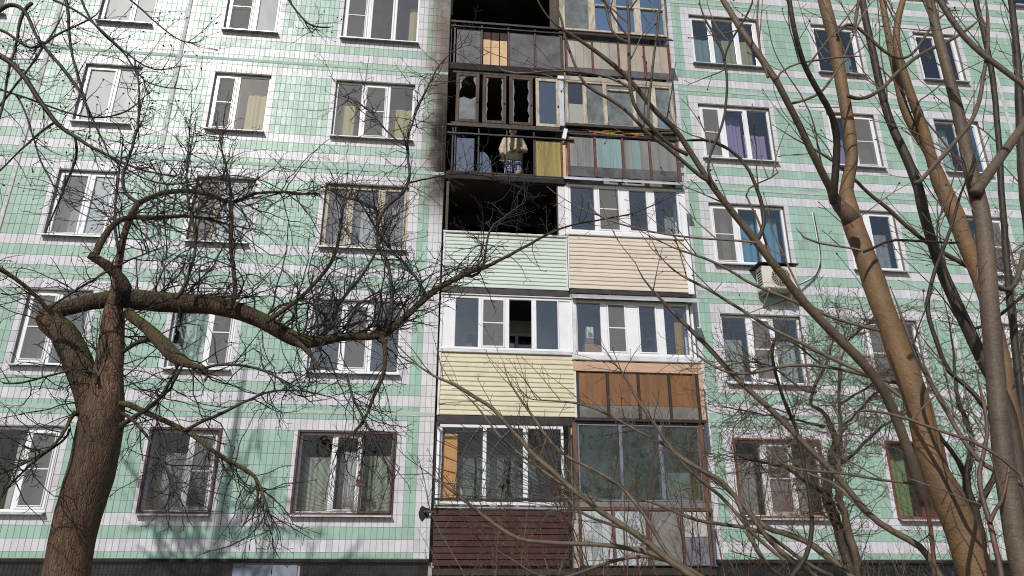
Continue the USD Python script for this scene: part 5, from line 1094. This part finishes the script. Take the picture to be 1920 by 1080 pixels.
stem([(1960, 700, 26), (1930, 420, 22), (1918, 320, 18), (1912, 200, 15), (1905, 80, 12), (1890, -30, 10)], -9.9, -9.9, 'bark_blackish', 10, False, 9)
stem([(1563, 380, 15), (1564, 340, 14), (1568, 270, 13), (1562, 225, 12), (1543, 185, 11), (1513, 133, 10), (1495, 80, 9), (1478, -10, 9)], -11.1, -11.6, 'bark_blackish', seed=10)
stem([(1735, 945, 20), (1722, 905, 20), (1705, 850, 19), (1678, 780, 18), (1645, 715, 18), (1560, 622, 17), (1500, 560, 15), (1470, 520, 15), (1418, 455, 14), (1370, 392, 12), (1330, 340, 11), (1271, 250, 10), (1239, 220, 9), (1190, 162, 9), (1142, 116, 9), (1082, 72, 8), (1040, 45, 7), (1000, -20, 6)], -11.05, -11.7, 'bark_grey', seed=11)
stem([(1418, 455, 9), (1430, 430, 8), (1432, 400, 8), (1418, 350, 7), (1395, 305, 6), (1350, 270, 6), (1310, 262, 5), (1275, 264, 4)], -11.35, -11.4, 'bark_blackish', seed=12)
stem([(1290, 290, 8), (1245, 262, 7), (1216, 232, 8), (1190, 200, 7), (1180, 148, 7), (1179, 70, 6), (1174, -10, 6)], -11.6, -11.8, 'bark_grey', seed=13)
stem([(1262, 250, 5), (1220, 240, 5), (1217, 190, 5), (1224, 120, 5), (1232, 60, 4), (1237, -10, 4)], -11.6, -11.6, 'bark_grey', seed=14)
stem([(1179, 80, 6), (1155, 68, 5), (1143, 45, 5), (1130, -10, 4)], -11.8, -11.8, 'bark_grey', seed=15)
stem([(1330, 340, 8), (1300, 320, 7), (1245, 272, 7), (1214, 250, 7), (1188, 220, 6), (1151, 190, 6), (1102, 162, 6), (1084, 137, 5), (1061, 76, 5), (1050, 30, 4), (1035, -20, 4)], -11.45, -11.6, 'bark_grey', seed=16)
stem([(1190, 170, 5), (1140, 145, 5), (1100, 137, 5), (1045, 133, 4), (980, 137, 4), (945, 133, 4), (938, 128, 3)], -11.6, -11.5, 'twig_tan', seed=17)
Z_ = [([(1418, 455, 5), (1360, 450, 4), (1280, 444, 4), (1180, 425, 3.5), (1120, 400, 3), (1106, 375, 4)], -11.4, -11.2, 'twig_grey'),
 ([(1690, 640, 7), (1670, 627, 6), (1613, 610, 6), (1547, 590, 6), (1467, 557, 6), (1400, 527, 5), (1340, 492, 5), (1287, 473, 4), (1220, 440, 3)], -10.9, -10.7, 'twig_grey'),
 ([(1690, 745, 8), (1640, 710, 8), (1600, 690, 7), (1533, 660, 7), (1460, 623, 6), (1420, 600, 6), (1367, 567, 6), (1317, 537, 5), (1280, 517, 5), (1230, 470, 4)], -10.9, -10.5, 'twig_grey'),
 ([(1462, 624, 5), (1448, 653, 6), (1450, 685, 6), (1460, 722, 6), (1478, 770, 7), (1493, 807, 7), (1510, 887, 7), (1523, 970, 8), (1515, 1035, 9), (1490, 1075, 10), (1470, 1120, 12)], -10.6, -10.7, 'bark_blackish'),
 ([(1690, 720, 8), (1637, 707, 7), (1580, 693, 7), (1513, 685, 6), (1453, 690, 6), (1387, 702, 5), (1330, 683, 4), (1290, 650, 3)], -10.8, -10.6, 'twig_grey'),
 ([(1615, 470, 5), (1590, 465, 4), (1527, 453, 4), (1493, 428, 3.5)], -11.0, -10.9, 'twig_grey'),
 ([(1620, 472, 5), (1650, 458, 5), (1673, 450, 5), (1723, 452, 5), (1780, 456, 5), (1800, 455, 4)], -11.0, -10.8, 'bark_blackish'),
 ([(1920, 470, 10), (1885, 543, 9), (1847, 520, 9), (1780, 480, 9), (1727, 447, 8), (1673, 400, 8), (1630, 363, 7), (1600, 335, 6), (1560, 300, 5), (1500, 265, 4), (1450, 235, 3)], -10.1, -10.6, 'bark_grey'),
 ([(1813, 617, 6), (1850, 607, 6), (1890, 578, 6), (1935, 540, 6)], -10.4, -10.3, 'bark_blackish'),
 ([(1717, 343, 8), (1747, 317, 8), (1793, 263, 8), (1827, 213, 8), (1847, 133, 7), (1853, 50, 6), (1845, -10, 5)], -11.7, -11.6, 'bark_grey'),
 ([(1757, -10, 11), (1800, 57, 10), (1853, 110, 10), (1920, 162, 10), (1960, 200, 10)], -11.6, -11.7, 'bark_grey'),
 ([(1850, 770, 9), (1800, 715, 9), (1777, 693, 9), (1757, 647, 8), (1740, 593, 8), (1740, 560, 8), (1753, 510, 7), (1783, 427, 6), (1800, 370, 5), (1815, 330, 4)], -11.4, -11.4, 'bark_blackish'),
 ([(1930, 930, 10), (1898, 873, 7), (1856, 846, 6), (1827, 828, 6), (1767, 809, 6), (1726, 794, 6), (1679, 778, 5), (1634, 769, 5), (1604, 772, 4)], -11.9, -11.6, 'bark_grey'),
 ([(1935, 925, 11), (1916, 908, 10), (1871, 887, 9), (1839, 867, 9), (1818, 843, 9), (1797, 810, 8), (1767, 755, 8), (1730, 690, 7), (1700, 620, 6), (1670, 540, 4)], -11.5, -11.2, 'bark_grey'),
 ([(1880, 1110, 12), (1874, 1056, 11), (1865, 1018, 10), (1856, 979, 10), (1844, 938, 9), (1836, 893, 9), (1841, 864, 8), (1850, 810, 7), (1844, 755, 6), (1830, 690, 5)], -11.6, -11.4, 'twig_red'),
 ([(1856, 979, 8), (1868, 955, 7), (1880, 938, 7), (1889, 902, 6), (1895, 850, 5)], -11.55, -11.5, 'twig_red'),
 ([(1722, 908, 6), (1690, 903, 5), (1640, 897, 5), (1560, 886, 4.5), (1500, 880, 4), (1440, 850, 3)], -11.0, -10.9, 'twig_tan'),
 ([(1790, 1100, 16), (1757, 1070, 14), (1727, 1027, 13), (1647, 980, 12), (1570, 893, 12), (1513, 837, 11), (1450, 772, 11), (1390, 717, 10), (1340, 665, 9), (1280, 603, 8), (1225, 545, 6), (1190, 490, 4)], -10.9, -10.4, 'bark_grey'),
 ([(1640, 975, 6), (1600, 940, 6), (1560, 905, 5), (1520, 890, 4), (1470, 840, 3)], -10.7, -10.4, 'twig_grey'),
 ([(1730, 905, 7), (1735, 940, 8), (1745, 985, 8), (1750, 1030, 8), (1752, 1090, 9)], -11.1, -11.0, 'twig_red'),
 ([(1470, 520, 6), (1440, 470, 5), (1415, 400, 4), (1400, 360, 3), (1450, 330, 3), (1452, 310, 2)], -11.3, -11.2, 'twig_red'),
 ([(1545, 585, 5), (1510, 560, 4), (1478, 500, 4), (1455, 450, 3), (1440, 410, 3)], -10.8, -10.7, 'twig_grey'),
 ([(1345, 355, 5), (1330, 300, 5), (1355, 230, 5), (1358, 110, 5), (1330, 50, 4), (1310, -10, 4)], -11.5, -11.4, 'bark_blackish'),
 ([(1358, 112, 4), (1375, 70, 4), (1400, 30, 4), (1412, -10, 3)], -11.45, -11.4, 'bark_blackish'),
 ([(1455, 150, 12), (1410, 85, 12), (1380, 40, 11), (1350, -10, 10)], -11.3, -11.2, 'bark_grey'),
 ([(1562, 365, 15), (1547, 335, 14), (1520, 280, 13), (1490, 220, 12), (1455, 150, 12)], -11.0, -11.3, 'bark_grey'),
 ([(1440, 145, 5), (1425, 90, 4), (1420, 40, 4), (1424, -10, 4)], -11.3, -11.2, 'bark_grey'),
 ([(1455, 152, 4), (1490, 122, 4), (1540, 112, 4), (1570, 108, 4), (1620, 105, 3)], -11.3, -11.2, 'twig_grey'),
 ([(1570, 65, 6), (1600, 48, 6), (1640, 80, 6), (1690, 110, 5), (1740, 60, 5), (1800, 20, 4)], -10.8, -10.7, 'bark_grey'),
 ([(1590, 180, 7), (1640, 175, 7), (1690, 130, 7), (1730, 100, 7), (1790, 70, 6), (1840, 30, 5)], -10.9, -10.6, 'bark_grey'),
 ([(1600, 60, 7), (1606, 30, 7), (1612, -10, 6)], -10.8, -10.8, 'bark_grey'),
 ([(1480, 195, 5), (1540, 170, 5), (1575, 120, 4), (1612, 40, 4), (1640, 0, 3)], -11.2, -11.0, 'twig_grey')]
extra = []
for j in range(30):                                                      # side limbs too many to follow one by one
    S_ = st[int(rng.integers(0, len(st)))]
    if S_[:, 3].max() < 0.007: continue
    q, d, rr = next(along(S_, rng, 1, 0.35, 0.95)); o = []
    grow(rng, q, d*0.5+np.array((rng.normal(0, 0.7), rng.normal(0, 0.25), rng.uniform(0.2, 0.9))), rng.uniform(0.6, 1.5), min(rr*0.6, 0.0055), 1, o, wig=0.09, ratio=0.5, every=0.3, ang=(30, 60), maxlev=2)
    P_, R_ = o[0]; MB().tube(P_, R_, 6).build('side_limb', M['bark_grey' if j % 3 else 'twig_red'], T2, smooth=True)
    extra += o[1:]
for i, (P, a, c_, mm) in enumerate(Z_): stem(P, a, c_, mm, 8, False, 30+i, 'branch', 0.006)
tw = []
for s_ in st:
    ln = np.linalg.norm(np.diff(s_[:, :3], axis=0), axis=1).sum(); mx = s_[:, 3].max()
    sprout(s_, int(ln*(1.1 if mx > 0.02 else 3.2)), 0.45, 0.004, (-0.35, 0.1, 0.75), 0.2, 1.0, tw, wig=0.07, ratio=0.4, every=0.16, maxlev=2, ang=(30, 60), trop=(0, 0, 0.015))
tw += extra
tubes('twigs', tw, M['twig_grey'], T2, kind='stuff', sides=5); buds('buds', tw+[(s_[:, :3], s_[:, 3]) for s_ in st if s_[-1, 3] < 0.005], M['bud'], T2, 0.009, 0.7, rng)

# ---- long thin shoots sweeping in from the lower right
T3 = empty('leaning_shrub', label='low shrub with long tan shoots arching up to the left across the lower balconies', cat='shrub')
rng = np.random.default_rng(14); st3 = []
K_ = [[(1420, 1190, 20), (1330, 1105, 18), (1273, 1063, 16), (1207, 1013, 14), (1140, 967, 13), (1073, 917, 12), (1003, 853, 11), (957, 803, 10), (923, 767, 9), (847, 720, 7), (790, 690, 5), (740, 640, 4), (700, 590, 3)],
 [(1330, 1105, 14), (1273, 1062, 13), (1200, 1033, 12), (1133, 1022, 10), (1040, 1018, 10), (970, 1008, 9), (907, 967, 8), (857, 928, 7), (815, 897, 6), (803, 886, 5)],
 [(1273, 1060, 10), (1240, 1020, 9), (1217, 980, 9), (1187, 937, 8), (1147, 900, 8), (1083, 867, 7), (1040, 837, 7), (1000, 783, 6), (960, 723, 5), (945, 680, 3)],
 [(1560, 1110, 14), (1450, 1020, 12), (1397, 950, 10), (1360, 915, 9), (1273, 853, 8), (1233, 827, 7), (1187, 803, 6), (1107, 763, 6), (1040, 752, 5), (993, 747, 4), (970, 730, 3)],
 [(1500, 1120, 13), (1440, 1060, 12), (1400, 990, 11), (1362, 910, 10), (1280, 860, 9), (1230, 800, 8), (1190, 740, 7), (1160, 690, 5), (1130, 680, 4)],
 [(1470, 1050, 9), (1400, 985, 8), (1350, 930, 8), (1290, 880, 7), (1230, 800, 5), (1215, 770, 4)],
 [(1130, 940, 6), (1050, 905, 6), (1000, 870, 5), (940, 820, 5), (900, 770, 4), (860, 730, 3)],
 [(1560, 1080, 10), (1490, 1040, 9), (1430, 1000, 9), (1370, 985, 8), (1300, 972, 7), (1230, 945, 6), (1190, 940, 5)],
 [(1620, 1110, 16), (1560, 1050, 14), (1500, 1010, 14), (1440, 990, 12), (1390, 945, 9), (1340, 905, 7)],
 [(1200, 1010, 7), (1150, 985, 7), (1090, 960, 6), (1060, 930, 5), (1048, 945, 4)],
 [(1330, 1090, 10), (1250, 1050, 8), (1180, 1045, 7), (1110, 1065, 7), (1040, 1085, 7), (990, 1070, 6), (930, 1030, 4)]]
K_ = [[(x, y, w*0.85) for x, y, w in P] for P in K_]
for i, P in enumerate(K_):
    s_ = trace(P, -9.6+0.25*(i % 4), -8.9+0.2*(i % 5), i in (0, 3, 4, 8), 70+i, 0.008); st3.append(s_)
    MB().tube(s_[:, :3], s_[:, 3], 8, noise=barknoise(i, 0.06, 14)).build('shoot', M['twig_tan' if i % 3 != 1 else 'bark_grey'], T3, smooth=True)
tw = []
for s_ in st3: sprout(s_, int(np.linalg.norm(np.diff(s_[:, :3], axis=0), axis=1).sum()*5), 0.45, 0.004, (-0.45, 0.1, 0.7), 0.25, 1.0, tw, wig=0.08, ratio=0.4, every=0.13, maxlev=2, ang=(25, 55))
tubes('twigs', tw, M['twig_tan'], T3, kind='stuff', sides=4); buds('buds', tw, M['bud_green'], T3, 0.007, 0.7, rng)

RMIN = 0.0024
# ---- bushes along the foot of the wall
def bush(x, y, n, h, spread, lean, label, matn, seed, width=0.010, dens=3.2, budm='bud_green', maxlev=2):
    rng = np.random.default_rng(seed); t = empty('bush', label=label, cat='bush'); sh = []; tw = []
    for i in range(n):
        a = rng.uniform(0, 2*math.pi); r0 = rng.uniform(0, spread*0.35)
        p = np.array((x+r0*math.cos(a), y+r0*math.sin(a)*0.6, -0.05)); L = h*rng.uniform(0.6, 1.05)
        d = np.array((math.cos(a)*0.22*spread+lean+rng.normal(0, 0.08), math.sin(a)*0.15*spread, 1.0)); o = []
        grow(rng, p, d, L, width*rng.uniform(0.7, 1.3), 1, o, wig=0.05, trop=(0, 0, 0.01), ratio=0.26, every=1/dens, ang=(20, 50), maxlev=1)
        sh += o
        for q, dd, rr in along(np.c_[o[0][0], o[0][1]], rng, int(L*dens*1.5), 0.3, 1.0):
            s = rng.normal(size=3); s[2] = abs(s[2])*0.8; s /= np.linalg.norm(s)
            grow(rng, q, dd*0.6+s*0.8, rng.uniform(0.15, 0.7), max(0.003, rr*0.55), 1, tw, wig=0.1, ratio=0.4, every=0.11, maxlev=maxlev)
    for p, r in sh: MB().tube(p, r, 6).build('shoot', M[matn], t, smooth=True)
    tubes('twigs', tw, M[matn], t, kind='stuff'); buds('buds', tw, M[budm], t, 0.008, 0.6, rng)
gx = lambda px, Y: float(at(px, 1000, Y)[0])
bush(gx(960, -4.5), -4.5, 10, 3.3, 1.7, 0.0, 'bush of thin upright shoots in front of the wine red parapet', 'twig_tan', 101)
bush(gx(1130, -4.0), -4.0, 12, 3.9, 1.8, 0.0, 'bush of reddish upright shoots before the peeling blue boards', 'twig_red', 102)
bush(gx(1300, -4.4), -4.4, 12, 3.6, 1.6, 0.05, 'bush of thin brown shoots at the right corner of the balconies', 'twig_red', 103)
bush(gx(1760, -5.0), -5.0, 12, 2.6, 1.6, 0.0, 'low bush of grey shoots behind the tan trunk, lower right', 'twig_grey', 104, 0.009)
bush(gx(1480, -5.2), -5.2, 14, 2.2, 2.0, 0.0, 'low bush of tan shoots under the wide ground-floor window', 'twig_tan', 105, 0.009)
RMIN = 0.0026
# ---- the hawthorn-like tree in front of the right windows
T4 = empty('thorny_tree', label='small bushy tree with fine tangled twigs in front of the lower right windows', cat='tree')
rng = np.random.default_rng(31); Y4 = -5.2; st4 = []; tw = []
H_ = [[(1605, 1110, 26), (1590, 1060, 24), (1572, 990, 22), (1556, 950, 22), (1550, 925, 22), (1556, 890, 20), (1562, 850, 19), (1566, 830, 16), (1540, 770, 12), (1522, 760, 10), (1530, 720, 10), (1550, 680, 9), (1562, 640, 7), (1575, 580, 5)],
 [(1620, 1110, 20), (1600, 1030, 18), (1582, 960, 16), (1573, 930, 15), (1574, 860, 13), (1577, 800, 11), (1572, 740, 9), (1580, 660, 7), (1590, 600, 5)],
 [(1556, 930, 13), (1530, 915, 11), (1500, 895, 10), (1470, 875, 8), (1430, 868, 7), (1400, 860, 6), (1350, 840, 4)],
 [(1566, 870, 12), (1600, 850, 10), (1630, 820, 9), (1655, 800, 8), (1680, 780, 6), (1720, 760, 5)],
 [(1532, 735, 8), (1490, 720, 6), (1450, 690, 5), (1400, 680, 4), (1350, 690, 3)],
 [(1573, 760, 8), (1620, 730, 6), (1660, 700, 5), (1700, 660, 4)],
 [(1545, 800, 8), (1500, 790, 6), (1450, 780, 5), (1400, 770, 4), (1350, 760, 3)],
 [(1575, 800, 7), (1610, 770, 6), (1640, 740, 5), (1670, 740, 4)], [(1550, 690, 6), (1510, 660, 5), (1480, 640, 4), (1440, 640, 3)], [(1577, 650, 5), (1610, 620, 4), (1640, 600, 3)]]
H_ = [[(x, y, w*(0.85 if w > 14 else 0.66)) for x, y, w in P] for P in H_]
for i, P in enumerate(H_):
    s_ = trace(P, Y4+0.02*i, Y4+rng.uniform(-0.9, 0.9), i < 2, 200+i, 0.02); st4.append(s_)
    MB().tube(s_[:, :3], s_[:, 3], 10, noise=barknoise(i, 0.1, 12)).build('trunk' if i < 2 else 'branch', M['bark_blackish' if i != 1 else 'bark_grey'], T4, smooth=True)
    sprout(s_, int(np.linalg.norm(np.diff(s_[:, :3], axis=0), axis=1).sum()*(19 if i > 1 else 14)), 0.95, 0.0065, (0, 0, 0.0), 0.3, 1.0, tw, wig=0.17, ratio=0.45, every=0.085, spur=0.2, maxlev=3)
tubes('twigs', tw, M['twig_tan'], T4, kind='stuff')
T5 = empty('thorny_tree', label='fine-twigged small tree at the right edge, behind the grey stems', cat='tree')
rng = np.random.default_rng(33); tw = []
for i, P in enumerate([[(1850, 1110, 24), (1838, 1020, 22), (1826, 960, 18), (1812, 900, 14), (1822, 830, 10), (1800, 760, 8), (1790, 690, 6), (1770, 560, 4)], [(1826, 960, 12), (1870, 870, 10), (1890, 780, 8), (1905, 690, 6), (1900, 560, 5), (1890, 420, 4)], [(1812, 900, 10), (1780, 840, 8), (1740, 790, 6), (1700, 740, 4)], [(1890, 780, 6), (1850, 700, 5), (1830, 620, 4)], [(1905, 690, 5), (1925, 600, 5), (1940, 480, 4)]]):
    s_ = trace(P, -5.6, -5.6+rng.uniform(-0.8, 0.8), i == 0, 230+i, 0.02)
    MB().tube(s_[:, :3], s_[:, 3], 8).build('trunk' if i == 0 else 'branch', M['bark_blackish'], T5, smooth=True)
    sprout(s_, int(np.linalg.norm(np.diff(s_[:, :3], axis=0), axis=1).sum()*15), 0.85, 0.006, (0, 0, 0.0), 0.3, 1.0, tw, wig=0.16, ratio=0.45, every=0.095, spur=0.3, maxlev=3)
tubes('twigs', tw, M['twig_tan'], T5, kind='stuff')
